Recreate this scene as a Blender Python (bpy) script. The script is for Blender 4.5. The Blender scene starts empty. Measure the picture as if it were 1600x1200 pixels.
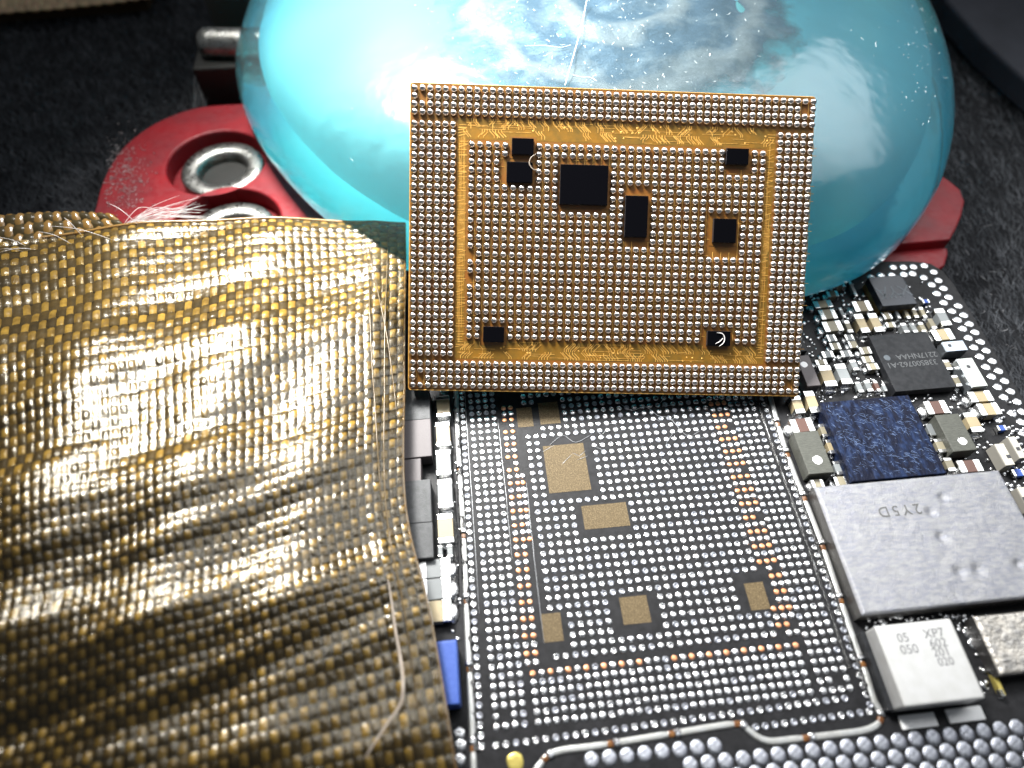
import bpy, bmesh, math, random
import numpy as np
from mathutils import Vector, Matrix, noise

random.seed(7); np.random.seed(7)
sc = bpy.context.scene
col = sc.collection
R = math.radians

# ------------------------------------------------------------------ camera
# one unit = one ball pitch of the chip (0.27 mm); the board's top face is z = 0,
# its first visible pad is the origin, x runs right along a pad row, y runs away
F = 1071.342
CAM = np.array([0.4948, -51.8874, 81.0291])
RW = np.array([[0.9950229531774863, -0.09962245015394354, 0.0021656581629968807],
               [-0.08191310523933021, -0.8301323264530278, -0.5515166033472919],
               [0.05674121817518842, 0.5485942836040207, -0.8341611032390489]])
cd = bpy.data.cameras.new('camera'); cam = bpy.data.objects.new('camera', cd); col.objects.link(cam)
cd.sensor_width = 36; cd.lens = F / 1600 * 36; cd.clip_start = 0.5; cd.clip_end = 3000
M = Matrix(((RW[0][0], -RW[1][0], -RW[2][0], CAM[0]),
            (RW[0][1], -RW[1][1], -RW[2][1], CAM[1]),
            (RW[0][2], -RW[1][2], -RW[2][2], CAM[2]), (0, 0, 0, 1)))
cam.matrix_world = M
sc.camera = cam
cd.dof.use_dof = True; cd.dof.focus_distance = 93.0; cd.dof.aperture_fstop = cd.lens / 1000 / 1.6

# ------------------------------------------------------------------ world, lamps, exposure
w = bpy.data.worlds.new('World'); sc.world = w; w.use_nodes = True
w.node_tree.nodes['Background'].inputs[0].default_value = (0.85, 0.92, 1.0, 1)
w.node_tree.nodes['Background'].inputs[1].default_value = 0.13
sc.view_settings.view_transform = 'Standard'; sc.view_settings.look = 'None'
sc.view_settings.exposure = 0.0; sc.view_settings.gamma = 1.0
sc.cycles.use_denoising = True
sc.cycles.max_bounces = 14; sc.cycles.diffuse_bounces = 9; sc.cycles.transparent_max_bounces = 16
sc.cycles.caustics_reflective = False; sc.cycles.caustics_refractive = False
sc.cycles.sample_clamp_indirect = 6.0

def lamp(name, az, el, dist, size, power, color, target=(18, 0, 5), sizey=None, spread=180):
    l = bpy.data.lights.new(name, 'AREA'); l.energy = power; l.color = color
    l.shape = 'RECTANGLE'; l.size = size; l.size_y = sizey or size; l.spread = R(spread)
    o = bpy.data.objects.new(name, l); col.objects.link(o)
    d = Vector((math.sin(R(az)) * math.cos(R(el)), math.cos(R(az)) * math.cos(R(el)), math.sin(R(el))))
    o.location = Vector(target) + d * dist
    o.rotation_euler = (-d).to_track_quat('-Z', 'Y').to_euler()
    return o
lamp('bench_lamp', -36, 57, 165, 48, 185000, (1.0, 0.985, 0.95), target=(12, 22, 5), spread=58)
lamp('overhead_lamp', 4, 74, 165, 105, 36000, (0.97, 0.99, 1.0), target=(36, 8, 5), spread=72)
lamp('side_lamp', 56, 48, 200, 130, 50000, (0.97, 0.99, 1.0), target=(46, -6, 0), spread=80)

# ------------------------------------------------------------------ helpers
def P(px, py, z=0.0):
    d = np.array([(px - 800) / F, (py - 600) / F, 1.0]) @ RW
    t = (z - CAM[2]) / d[2]
    return CAM + t * d

def link(name, me, mat=None, parent=None, loc=(0, 0, 0), **props):
    o = bpy.data.objects.new(name, me); col.objects.link(o)
    o.location = loc
    if parent is not None: o.parent = parent
    if mat is not None and me is not None and len(me.materials) == 0: me.materials.append(mat)
    for k, v in props.items(): o[k] = v
    return o

def thing(name, label, cat, loc=(0, 0, 0), group=None):
    o = bpy.data.objects.new(name, None); col.objects.link(o); o.location = loc
    o.empty_display_size = 0.5
    o['label'] = label; o['category'] = cat
    if group: o['group'] = group
    return o

def mesh(name, verts, faces, smooth=False):
    me = bpy.data.meshes.new(name)
    me.from_pydata([tuple(v) for v in verts], [], faces)
    if smooth: me.polygons.foreach_set('use_smooth', [True] * len(me.polygons))
    me.update()
    return me

def bm_mesh(bm, name, smooth=False):
    me = bpy.data.meshes.new(name); bm.to_mesh(me); bm.free()
    if smooth: me.polygons.foreach_set('use_smooth', [True] * len(me.polygons))
    return me

def box(wx, wy, h, bev=0.08, seg=2, z0=0.0, name='box', wob=0.0):
    bm = bmesh.new(); bmesh.ops.create_cube(bm, size=1)
    for v in bm.verts:
        v.co = Vector((v.co.x * wx, v.co.y * wy, (v.co.z + .5) * h + z0))
        if wob: v.co += Vector((random.uniform(-wob, wob), random.uniform(-wob, wob), random.uniform(-wob, wob) * .4))
    if bev: bmesh.ops.bevel(bm, geom=bm.edges[:], offset=bev, segments=seg, affect='EDGES', profile=.6)
    return bm_mesh(bm, name, False)

def prism(pts, z0, z1, bev=0.0, name='prism', seg=3):
    """vertical prism from an xy outline, top edges rounded"""
    bm = bmesh.new()
    vb = [bm.verts.new((p[0], p[1], z0)) for p in pts]
    f = bm.faces.new(vb)
    if f.calc_center_median() is not None: bm.normal_update()
    if f.normal.z < 0: f.normal_flip()
    r = bmesh.ops.extrude_face_region(bm, geom=[f])
    vs = [e for e in r['geom'] if isinstance(e, bmesh.types.BMVert)]
    for v in vs: v.co.z = z1
    bm.normal_update()
    bmesh.ops.recalc_face_normals(bm, faces=bm.faces)
    if bev:
        es = [e for e in bm.edges if all(abs(v.co.z - z1) < 1e-4 for v in e.verts)]
        bmesh.ops.bevel(bm, geom=es, offset=bev, segments=seg, affect='EDGES', profile=.5)
    return bm_mesh(bm, name)

def smooth_loop(pts, n=8, closed=True):
    out = []; m = len(pts)
    rng = range(m) if closed else range(m - 1)
    for i in rng:
        g = lambda k: np.array(pts[k % m] if closed else pts[max(0, min(m - 1, k))], float)
        p0, p1, p2, p3 = g(i - 1), g(i), g(i + 1), g(i + 2)
        for j in range(n):
            t = j / n
            out.append(.5 * ((2 * p1) + (-p0 + p2) * t + (2 * p0 - 5 * p1 + 4 * p2 - p3) * t * t + (-p0 + 3 * p1 - 3 * p2 + p3) * t ** 3))
    if not closed: out.append(np.array(pts[-1], float))
    return out

def plate(outline, holes, z0, z1, bev, name):
    """solid plate with real holes, from a filled curve"""
    cu = bpy.data.curves.new(name, 'CURVE'); cu.dimensions = '2D'; cu.fill_mode = 'BOTH'
    for lp in [outline] + holes:
        s = cu.splines.new('POLY'); s.points.add(len(lp) - 1)
        for i, p in enumerate(lp): s.points[i].co = (p[0], p[1], 0, 1)
        s.use_cyclic_u = True
    cu.extrude = (z1 - z0) / 2 - bev; cu.bevel_depth = bev; cu.bevel_resolution = 3
    cu.offset = -bev
    o = bpy.data.objects.new('tmp', cu); col.objects.link(o)
    dg = bpy.context.evaluated_depsgraph_get()
    me = bpy.data.meshes.new_from_object(o.evaluated_get(dg)); me.name = name
    bpy.data.objects.remove(o); bpy.data.curves.remove(cu)
    me.transform(Matrix.Translation((0, 0, (z0 + z1) / 2)))
    return me

def text_mesh(body, size, name='marking', extrude=0.012, spacing=1.0):
    cu = bpy.data.curves.new(name, 'FONT'); cu.body = body; cu.size = size; cu.extrude = extrude
    cu.align_x = 'CENTER'; cu.align_y = 'CENTER'; cu.space_character = spacing; cu.resolution_u = 3
    o = bpy.data.objects.new('tmp', cu); col.objects.link(o)
    dg = bpy.context.evaluated_depsgraph_get()
    me = bpy.data.meshes.new_from_object(o.evaluated_get(dg)); me.name = name
    bpy.data.objects.remove(o); bpy.data.curves.remove(cu)
    return me

def tubes(paths, radii, sides=4, name='tubes', taper=True):
    V = []; Fc = []
    for path, rad in zip(paths, radii):
        path = np.array(path, float); n = len(path); b0 = len(V)
        T = np.gradient(path, axis=0); T /= np.linalg.norm(T, axis=1)[:, None] + 1e-9
        up = np.array([0.13, 0.21, 1.0])
        for i in range(n):
            a = np.cross(T[i], up); a /= np.linalg.norm(a) + 1e-9; b = np.cross(a, T[i])
            r = rad * ((1 - .75 * abs(2 * i / (n - 1) - 1) ** 3) if taper else 1)
            for k in range(sides):
                an = 2 * math.pi * k / sides
                V.append(path[i] + r * (math.cos(an) * a + math.sin(an) * b))
        for i in range(n - 1):
            for k in range(sides):
                k2 = (k + 1) % sides
                Fc.append((b0 + i * sides + k, b0 + i * sides + k2, b0 + (i + 1) * sides + k2, b0 + (i + 1) * sides + k))
    return mesh(name, V, Fc, True)

# ------------------------------------------------------------------ materials
def mat(name, base, rough=.5, metal=0.0, spec=.5, coat=0.0, coat_rough=.1, var=None, vscale=1.0, vdetail=4,
        vlo=.35, vhi=.65, bump=0.0, bscale=4.0, bdist=.1, rvar=0.0, stretch=(1, 1, 1), sss=0.0, objrand=0.0, trans=0.0, bdetail=4):
    m = bpy.data.materials.new(name); m.use_nodes = True
    nt = m.node_tree; N = nt.nodes; L = nt.links; b = N['Principled BSDF']
    b.inputs['Base Color'].default_value = (*base, 1); b.inputs['Roughness'].default_value = rough
    b.inputs['Metallic'].default_value = metal; b.inputs['Specular IOR Level'].default_value = spec
    b.inputs['Coat Weight'].default_value = coat; b.inputs['Coat Roughness'].default_value = coat_rough
    if sss:
        b.inputs['Subsurface Weight'].default_value = sss; b.inputs['Subsurface Scale'].default_value = 2.0
        b.inputs['Subsurface Radius'].default_value = (1, 1.5, 2)
    if trans: b.inputs['Transmission Weight'].default_value = trans
    tc = N.new('ShaderNodeTexCoord'); mp = N.new('ShaderNodeMapping'); mp.inputs['Scale'].default_value = stretch
    L.new(tc.outputs['Object'], mp.inputs[0])
    def nz(scale, det, rgh=.6):
        n = N.new('ShaderNodeTexNoise'); n.inputs['Scale'].default_value = scale; n.inputs['Detail'].default_value = det
        n.inputs['Roughness'].default_value = rgh; L.new(mp.outputs[0], n.inputs['Vector']); return n
    cs = None
    if var is not None:
        n = nz(vscale, vdetail); r = N.new('ShaderNodeMapRange'); r.inputs[1].default_value = vlo; r.inputs[2].default_value = vhi
        L.new(n.outputs['Fac'], r.inputs[0])
        mx = N.new('ShaderNodeMix'); mx.data_type = 'RGBA'
        mx.inputs[6].default_value = (*base, 1); mx.inputs[7].default_value = (*var, 1)
        L.new(r.outputs[0], mx.inputs[0]); cs = mx.outputs[2]
        L.new(cs, b.inputs['Base Color'])
    if objrand:
        oi = N.new('ShaderNodeObjectInfo'); mr = N.new('ShaderNodeMapRange')
        mr.inputs[3].default_value = 1 - objrand; mr.inputs[4].default_value = 1 + objrand
        L.new(oi.outputs['Random'], mr.inputs[0])
        hs = N.new('ShaderNodeHueSaturation'); L.new(mr.outputs[0], hs.inputs['Value'])
        if cs: L.new(cs, hs.inputs['Color'])
        else: hs.inputs['Color'].default_value = (*base, 1)
        L.new(hs.outputs[0], b.inputs['Base Color'])
    if rvar:
        n = nz(bscale * .7, 3); r = N.new('ShaderNodeMapRange')
        r.inputs[3].default_value = max(.03, rough - rvar); r.inputs[4].default_value = min(1, rough + rvar)
        r.inputs[1].default_value = .3; r.inputs[2].default_value = .7
        L.new(n.outputs['Fac'], r.inputs[0]); L.new(r.outputs[0], b.inputs['Roughness'])
    if bump:
        n = nz(bscale, bdetail); bp = N.new('ShaderNodeBump'); bp.inputs['Strength'].default_value = bump
        bp.inputs['Distance'].default_value = bdist; L.new(n.outputs['Fac'], bp.inputs['Height'])
        L.new(bp.outputs[0], b.inputs['Normal'])
    return m

m_pcb = mat('black_solder_mask', (.009, .009, .010), .45, spec=.18, var=(.018, .018, .02), vscale=.9, bump=.25, bscale=6, rvar=.12)
m_pcb_edge = m_pcb
m_solder = mat('bright_solder', (.80, .80, .80), .24, 1.0, var=(.62, .63, .66), vscale=2.2, bump=.5, bscale=3.5, bdist=.12, rvar=.1)
m_solder_dull = mat('dull_solder', (.48, .50, .54), .36, 1.0, var=(.3, .31, .36), vscale=3, bump=.6, bscale=5, bdist=.12, rvar=.12)
m_ball = mat('solder_ball_metal', (.95, .88, .82), .18, 1.0, bump=.22, bscale=2.6, bdist=.12, rvar=.07)
m_copper = mat('bare_copper', (.82, .42, .25), .36, .8, var=(.75, .30, .13), vscale=2, bump=.4, bscale=4, rvar=.1)
m_gold_mask = mat('amber_solder_mask', (.22, .078, .012), .36, 0.0, spec=.5, coat=.35, coat_rough=.15, var=(.17, .085, .014), vscale=.55, bump=.15, bscale=5)
m_field = mat('golden_trace_field', (.27, .125, .012), .34, 0.1, spec=.5, coat=.4, coat_rough=.15, var=(.14, .085, .016), vscale=.45, vdetail=7, bump=.2, bscale=4)
m_trace = mat('gold_trace', (.95, .56, .14), .36, .45, var=(.62, .30, .06), vscale=2)
m_substrate_side = mat('substrate_edge', (.20, .10, .025), .45, var=(.09, .05, .02), vscale=3, stretch=(1, 1, 4))
m_blackcap = mat('black_silicon', (.002, .002, .003), .12, spec=.15, bump=.03, bscale=2)
m_capside = mat('ceramic_side', (.02, .018, .02), .35)
m_lam = mat('bare_laminate', (.085, .06, .028), .6, spec=.25, var=(.17, .125, .065), vscale=7, vdetail=8, vlo=.45, vhi=.62, bump=.5, bscale=9, bdist=.08, stretch=(1, 1, 1))
m_underfill = mat('black_underfill', (.008, .008, .009), .16, spec=.6, bump=.7, bscale=3, bdist=.25)
m_flux = mat('burnt_flux', (.10, .035, .012), .25, spec=.6, coat=.6, var=(.22, .10, .03), vscale=2)
m_tinned = mat('tinned_trace', (.46, .47, .47), .38, .65, bump=.4, bscale=4, bdist=.1, var=(.45, .45, .43), vscale=1.2)
m_silk = mat('thin_scratch', (.55, .56, .58), .3, .8)
m_term = mat('tin_terminal', (.66, .66, .65), .22, 1.0, bump=.25, bscale=2.5, bdist=.08, rvar=.08)
m_tan = mat('tan_ceramic', (.36, .29, .17), .45, spec=.4, bump=.08, bscale=6, objrand=.25, var=(.30, .25, .16), vscale=1.2)
m_khaki = mat('khaki_ceramic', (.245, .22, .155), .42, spec=.4, bump=.08, bscale=6, objrand=.25)
m_grey = mat('grey_ceramic', (.20, .215, .22), .4, spec=.4, bump=.08, bscale=6, objrand=.2)
m_brown = mat('brown_ceramic', (.105, .052, .04), .42, spec=.4, bump=.1, bscale=6)
m_ferrite = mat('grey_ferrite', (.085, .088, .092), .55, spec=.35, bump=.5, bscale=5, bdist=.08, var=(.055, .058, .06), vscale=1.6, objrand=.15)
m_ferrite2 = mat('mauve_ferrite', (.105, .092, .095), .5, spec=.35, bump=.3, bscale=5, bdist=.06)
m_olive = mat('olive_ferrite', (.10, .103, .088), .5, spec=.35, bump=.6, bscale=2.5, bdist=.08, stretch=(1, 4, 1), var=(.07, .072, .062), vscale=1.4)
m_white = mat('white_dot', (.85, .85, .85), .4)
m_ic = mat('black_epoxy', (.010, .011, .013), .5, spec=.22, bump=.12, bscale=7, var=(.022, .023, .026), vscale=1.1)
m_ic2 = mat('blue_black_epoxy', (.022, .027, .038), .38, spec=.45, bump=.15, bscale=5)
m_mark = mat('laser_marking', (.09, .095, .10), .5)
m_mark2 = mat('faint_marking', (.075, .09, .105), .5)
m_navy = mat('navy_fuzzy_epoxy', (.002, .004, .016), .65, spec=.2, var=(.012, .026, .075), vscale=1.4, vdetail=8, vlo=.46, vhi=.66,
             bump=1.0, bscale=1.5, bdist=.35, stretch=(1.0, .45, 1), bdetail=8)
m_shield = mat('brushed_tin_shield', (.40, .40, .41), .45, .7, var=(.29, .30, .345), vscale=.9, vdetail=8, bump=.8, bscale=4.2, bdist=.16,
               stretch=(1.0, 2.6, 1), bdetail=8)
m_shield_side = mat('shield_side', (.16, .155, .15), .4, .9, bump=.5, bscale=2, stretch=(1, 1, 3), bdist=.2)
m_shield2 = mat('mottled_tin_shield', (.58, .54, .48), .4, .85, var=(.33, .32, .31), vscale=.9, bump=.6, bscale=1.8, bdist=.25)
m_can = mat('satin_white_can', (.50, .50, .49), .38, .35, spec=.5, var=(.55, .55, .55), vscale=.6, bump=.05, bscale=5)
m_canmark = mat('grey_can_marking', (.13, .13, .135), .5)
m_blue = mat('blue_resin', (.035, .085, .36), .5, spec=.4, var=(.05, .11, .40), vscale=3, bump=.2, bscale=6)
m_goldlayer = mat('gold_substrate', (.26, .17, .06), .4, .3)
m_filter = mat('pale_blue_filter', (.42, .48, .56), .3, .5, spec=.5)
m_filter2 = mat('pale_green_filter', (.50, .53, .50), .35, .3, spec=.5)
m_filterside = mat('filter_side', (.22, .24, .26), .3, .7, bump=.3, bscale=2)
m_beige = mat('beige_plastic', (.55, .53, .46), .45, spec=.4)
m_beige_dark = mat('beige_body', (.30, .285, .25), .5)
m_dark = mat('dark_dot', (.03, .03, .035), .4)
m_yellow = mat('yellow_gold_contact', (.55, .45, .12), .35, .6)
m_red = mat('red_anodised', (.30, .012, .018), .42, spec=.3, var=(.20, .022, .028), vscale=.13, vdetail=7, bump=.35, bscale=1.1, bdist=.12, rvar=.12, bdetail=8)
m_redscuff = mat('scuffed_alloy', (.45, .40, .40), .35, .9, bump=.8, bscale=2, bdist=.3)
m_steel = mat('worn_steel', (.42, .42, .40), .34, 1.0, var=(.25, .25, .23), vscale=.7, bump=.6, bscale=2.5, bdist=.15, rvar=.12)
m_steeldark = mat('dark_metal', (.012, .012, .010), .5, .2, bump=.3, bscale=1)
m_mat = mat('black_felt', (.011, .0115, .0135), .85, spec=.2, var=(.02, .021, .024), vscale=.12, bump=1.0, bscale=1.2, bdist=1.0)
m_fibre = mat('felt_fibre', (.028, .031, .037), .6, spec=.35, var=(.10, .107, .12), vscale=.25)
m_grey_cloth = mat('grey_rubber_sheet', (.045, .048, .062), .6, spec=.3, var=(.03, .032, .042), vscale=.08)
m_hair = mat('pale_hair', (.38, .32, .26), .35, spec=.5)
m_hair2 = mat('white_bristle', (.8, .76, .74), .3, spec=.5)
m_lint = mat('white_lint', (.85, .95, .97), .4)
# woven glass cloth: clear coated yarn, the lit crests painted as a lighter warp
m_warp = mat('lit_amber_yarn', (.48, .33, .07), .6, spec=.2, coat=.25, coat_rough=.15, var=(.22, .14, .025), vscale=.7, bump=.5, bscale=2.0, bdist=.16, objrand=.25)
m_weft = mat('umber_yarn', (.055, .040, .015), .6, spec=.15, coat=.2, coat_rough=.15, var=(.10, .07, .024), vscale=.8, bump=.5, bscale=2.0, bdist=.16, objrand=.3)
m_back = mat('dark_resin_film', (.045, .028, .012), .3, spec=.6)
m_edgefilm = mat('amber_edge_film', (.30, .165, .04), .25, spec=.6, coat=.8)
m_crease = mat('crease_line', (.12, .075, .02), .3, spec=.6)
m_pinkyarn = mat('copper_pink_yarn', (.85, .52, .33), .4, spec=.5, var=(.60, .50, .26), vscale=1.2, objrand=.2)

def skin_mat():
    m = bpy.data.materials.new('clear_resin_skin'); m.use_nodes = True
    nt = m.node_tree; N = nt.nodes; L = nt.links; N.clear()
    out = N.new('ShaderNodeOutputMaterial')
    tr = N.new('ShaderNodeBsdfTransparent'); tr.inputs[0].default_value = (.90, .84, .70, 1)
    gl = N.new('ShaderNodeBsdfGlossy'); gl.inputs['Roughness'].default_value = .2; gl.inputs[0].default_value = (1, .95, .84, 1)
    fr = N.new('ShaderNodeFresnel'); fr.inputs[0].default_value = 1.55
    tc = N.new('ShaderNodeTexCoord'); nz = N.new('ShaderNodeTexNoise'); nz.inputs['Scale'].default_value = 2.2; nz.inputs['Detail'].default_value = 6
    L.new(tc.outputs['Object'], nz.inputs[0])
    bp = N.new('ShaderNodeBump'); bp.inputs['Strength'].default_value = .35; bp.inputs['Distance'].default_value = .12
    L.new(nz.outputs[0], bp.inputs['Height']); L.new(bp.outputs[0], gl.inputs['Normal']); L.new(bp.outputs[0], fr.inputs['Normal'])
    m2 = N.new('ShaderNodeMixShader'); L.new(fr.outputs[0], m2.inputs[0]); L.new(tr.outputs[0], m2.inputs[1]); L.new(gl.outputs[0], m2.inputs[2])
    L.new(m2.outputs[0], out.inputs[0])
    return m
m_skin = skin_mat()
# clear shell: fresnel gloss over tinted see-through plastic
def shell_mat():
    m = bpy.data.materials.new('clear_blue_plastic'); m.use_nodes = True
    nt = m.node_tree; N = nt.nodes; L = nt.links; N.clear()
    out = N.new('ShaderNodeOutputMaterial')
    tr = N.new('ShaderNodeBsdfTransparent'); tr.inputs[0].default_value = (.88, .975, .985, 1)
    df = N.new('ShaderNodeBsdfDiffuse'); df.inputs[0].default_value = (.55, .80, .85, 1)
    gl = N.new('ShaderNodeBsdfGlossy'); gl.inputs['Roughness'].default_value = .16; gl.inputs[0].default_value = (1, 1, 1, 1)
    fr = N.new('ShaderNodeFresnel'); fr.inputs[0].default_value = 1.5
    tc = N.new('ShaderNodeTexCoord')
    nz = N.new('ShaderNodeTexNoise'); nz.inputs['Scale'].default_value = .10; nz.inputs['Detail'].default_value = 3; L.new(tc.outputs['Object'], nz.inputs[0])
    nf = N.new('ShaderNodeTexNoise'); nf.inputs['Scale'].default_value = 3.0; nf.inputs['Detail'].default_value = 6; L.new(tc.outputs['Object'], nf.inputs[0])
    bp = N.new('ShaderNodeBump'); bp.inputs['Strength'].default_value = .35; bp.inputs['Distance'].default_value = 1.2; L.new(nz.outputs[0], bp.inputs['Height'])
    bp2 = N.new('ShaderNodeBump'); bp2.inputs['Strength'].default_value = .12; bp2.inputs['Distance'].default_value = .1
    L.new(nf.outputs[0], bp2.inputs['Height']); L.new(bp.outputs[0], bp2.inputs['Normal'])
    L.new(bp2.outputs[0], gl.inputs['Normal']); L.new(bp2.outputs[0], fr.inputs['Normal'])
    m1 = N.new('ShaderNodeMixShader'); m1.inputs[0].default_value = .05
    L.new(tr.outputs[0], m1.inputs[1]); L.new(df.outputs[0], m1.inputs[2])
    m2 = N.new('ShaderNodeMixShader'); L.new(fr.outputs[0], m2.inputs[0]); L.new(m1.outputs[0], m2.inputs[1]); L.new(gl.outputs[0], m2.inputs[2])
    L.new(m2.outputs[0], out.inputs[0])
    return m
m_shell = shell_mat()
def core_mat():
    m = mat('milky_cyan_fill', (.34, .935, .965), .5, spec=.2, var=(.20, .76, .92), vscale=.03, vdetail=1, vlo=.42, vhi=.6)
    nt = m.node_tree; N = nt.nodes; L = nt.links; b = N['Principled BSDF']; out = N['Material Output']
    t = N.new('ShaderNodeBsdfTranslucent'); L.new(b.inputs['Base Color'].links[0].from_socket, t.inputs[0])
    mx = N.new('ShaderNodeMixShader'); mx.inputs[0].default_value = .64
    L.new(b.outputs[0], mx.inputs[1]); L.new(t.outputs[0], mx.inputs[2]); L.new(mx.outputs[0], out.inputs[0])
    return m
m_cyan = core_mat()
def reflection_mat():  # reflected lamp bands painted as pale rings over dark blue
    m = mat('scratched_blue_reflection', (.045, .085, .14), .5, .2, spec=.3, var=(.17, .21, .26), vscale=.22, vdetail=9, vlo=.47, vhi=.70,
            bump=.6, bscale=.8, bdist=.5, stretch=(1, 1.5, 1), bdetail=9, rvar=.12)
    nt = m.node_tree; N = nt.nodes; L = nt.links; b = N['Principled BSDF']; out = N['Material Output']
    at = N.new('ShaderNodeAttribute'); at.attribute_name = 'rim'
    wm_ = N.new('ShaderNodeMath'); wm_.operation = 'SINE'; mu = N.new('ShaderNodeMath'); mu.operation = 'MULTIPLY_ADD'; mu.inputs[1].default_value = 15.0
    nr2 = N.new('ShaderNodeTexNoise'); nr2.inputs['Scale'].default_value = .12; nr2.inputs['Detail'].default_value = 7
    tc2 = N.new('ShaderNodeTexCoord'); L.new(tc2.outputs['Object'], nr2.inputs[0])
    m8 = N.new('ShaderNodeMath'); m8.operation = 'MULTIPLY'; m8.inputs[1].default_value = 7.0; L.new(nr2.outputs[0], m8.inputs[0])
    L.new(at.outputs['Fac'], mu.inputs[0]); L.new(m8.outputs[0], mu.inputs[2]); L.new(mu.outputs[0], wm_.inputs[0])
    old = b.inputs['Base Color'].links[0].from_socket
    r2 = N.new('ShaderNodeMapRange'); r2.inputs[1].default_value = .1; r2.inputs[2].default_value = 1.0; r2.inputs[4].default_value = .4; L.new(wm_.outputs[0], r2.inputs[0])
    mxc = N.new('ShaderNodeMix'); mxc.data_type = 'RGBA'; L.new(r2.outputs[0], mxc.inputs[0]); L.new(old, mxc.inputs[6]); mxc.inputs[7].default_value = (.42, .39, .37, 1)
    L.new(mxc.outputs[2], b.inputs['Base Color'])
    tc = N.new('ShaderNodeTexCoord'); nz = N.new('ShaderNodeTexNoise'); nz.inputs['Scale'].default_value = .25; nz.inputs['Detail'].default_value = 8
    L.new(tc.outputs['Object'], nz.inputs[0])
    ad = N.new('ShaderNodeMath'); ad.operation = 'MULTIPLY_ADD'; ad.inputs[1].default_value = .5
    L.new(nz.outputs[0], ad.inputs[0]); L.new(at.outputs['Fac'], ad.inputs[2])
    mr = N.new('ShaderNodeMapRange'); mr.inputs[1].default_value = 1.02; mr.inputs[2].default_value = 1.22; L.new(ad.outputs[0], mr.inputs[0])
    tr = N.new('ShaderNodeBsdfTransparent'); mx = N.new('ShaderNodeMixShader')
    L.new(mr.outputs[0], mx.inputs[0]); L.new(b.outputs[0], mx.inputs[1]); L.new(tr.outputs[0], mx.inputs[2]); L.new(mx.outputs[0], out.inputs[0])
    return m
m_reflection = reflection_mat()

# ------------------------------------------------------------------ work mat (setting)
MATZ = -7.0
n = 90
xs = np.linspace(-420, 460, n); ys = np.linspace(-200, 620, n)
V = []; Fc = []
for j in range(n):
    for i in range(n):
        V.append((xs[i], ys[j], MATZ + 1.6 * noise.noise((xs[i] * .012, ys[j] * .012, 0))))
for j in range(n - 1):
    for i in range(n - 1):
        a = j * n + i; Fc.append((a, a + 1, a + n + 1, a + n))
link('work_mat', mesh('work_mat', V, Fc, True), m_mat, kind='structure')
# felt pile
V = []; Fc = []
rng = np.random.RandomState(3)
def pile(cnt, region, L0, L1, r0, r1):
    for _ in range(cnt):
        px, py = rng.uniform(region[0], region[2]), rng.uniform(region[1], region[3])
        p = P(px, py, MATZ + .2)
        z = MATZ + 1.6 * noise.noise((p[0] * .012, p[1] * .012, 0)) + rng.uniform(-.1, .5)
        a = math.pi / 2 + rng.normal(.35, .55); ln = rng.uniform(L0, L1); r = rng.uniform(r0, r1); bend = rng.normal(0, .35)
        b0 = len(V)
        x, y = p[0], p[1]
        for k in range(4):
            t = k / 3
            dx, dy = math.cos(a + bend * t), math.sin(a + bend * t)
            wv = r * (1 - .7 * t)
            V.append((x - dy * wv, y + dx * wv, z)); V.append((x + dy * wv, y - dx * wv, z + .02))
            x += dx * ln / 3; y += dy * ln / 3; z += ln / 3 * (.55 - .5 * t)
        for k in range(3):
            q = b0 + 2 * k; Fc.append((q, q + 1, q + 3, q + 2))
pile(15000, (-60, -60, 470, 350), .8, 2.6, .04, .10)
pile(11000, (1380, -60, 1680, 780), .7, 2.2, .03, .08)
link('mat_fibres', mesh('mat_fibres', V, Fc), m_fibre, kind='stuff')
# few pale specks of dust lying on the felt
paths = []; rad = []
for _ in range(90):
    rg = random.choice([(0, 20, 380, 330), (1440, 150, 1600, 600)])
    p = P(random.uniform(rg[0], rg[2]), random.uniform(rg[1], rg[3]), MATZ + 1.2)
    a = random.uniform(0, 6.28); ln = random.uniform(.3, 2.0)
    q = [(p[0] + ln * t * math.cos(a + t * 1.2), p[1] + ln * t * math.sin(a + t * 1.2), p[2] + .4 * math.sin(3 * t) + .3) for t in (0, .35, .7, 1)]
    paths.append(q); rad.append(random.uniform(.03, .09))
link('pale_dust', tubes(paths, rad, 3, 'pale_dust'), mat('dust', (.2, .2, .21), .6), kind='stuff')

# ------------------------------------------------------------------ circuit board
board = thing('circuit_board', 'black phone circuit board crowded with tiny parts and a grid of tinned pads, lying flat', 'circuit board', (0, 0, 0))
def uv(u, v): return (u, -v)
out = [uv(-14, -19.6), uv(66, -19.3), uv(72.5, -18.7), uv(75.2, -17.9), uv(76.5, -16.2), uv(77.0, -13.6), uv(77.0, 3), uv(77.4, 62), uv(-14, 62)]
link('board_body', prism(out, -2.6, 0, .12, 'board_body'), m_pcb, board)

# bare laminate squares (u0,v0,u1,v1) from their outlines in the picture
def urect(px0, py0, px1, py1, z=0):
    a = P(px0, py0, z); b = P(px1, py1, z)
    return (a[0], -a[1], b[0], -b[1])
LAM = [urect(848, 697.5, 924, 765), urect(908, 791, 985, 821), urect(840, 630, 876, 661), urect(806, 638, 834, 666),
       urect(967, 934, 1018, 972), urect(845, 960, 881, 1001), urect(1162, 912, 1204, 951)]
for i, (a, b, c, d) in enumerate(LAM):
    link('bare_patch', box(abs(c - a), abs(d - b), .02, 0, z0=0.004, name='bare_patch'), m_lam, board, ((a + c) / 2, -(b + d) / 2, 0))

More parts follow.
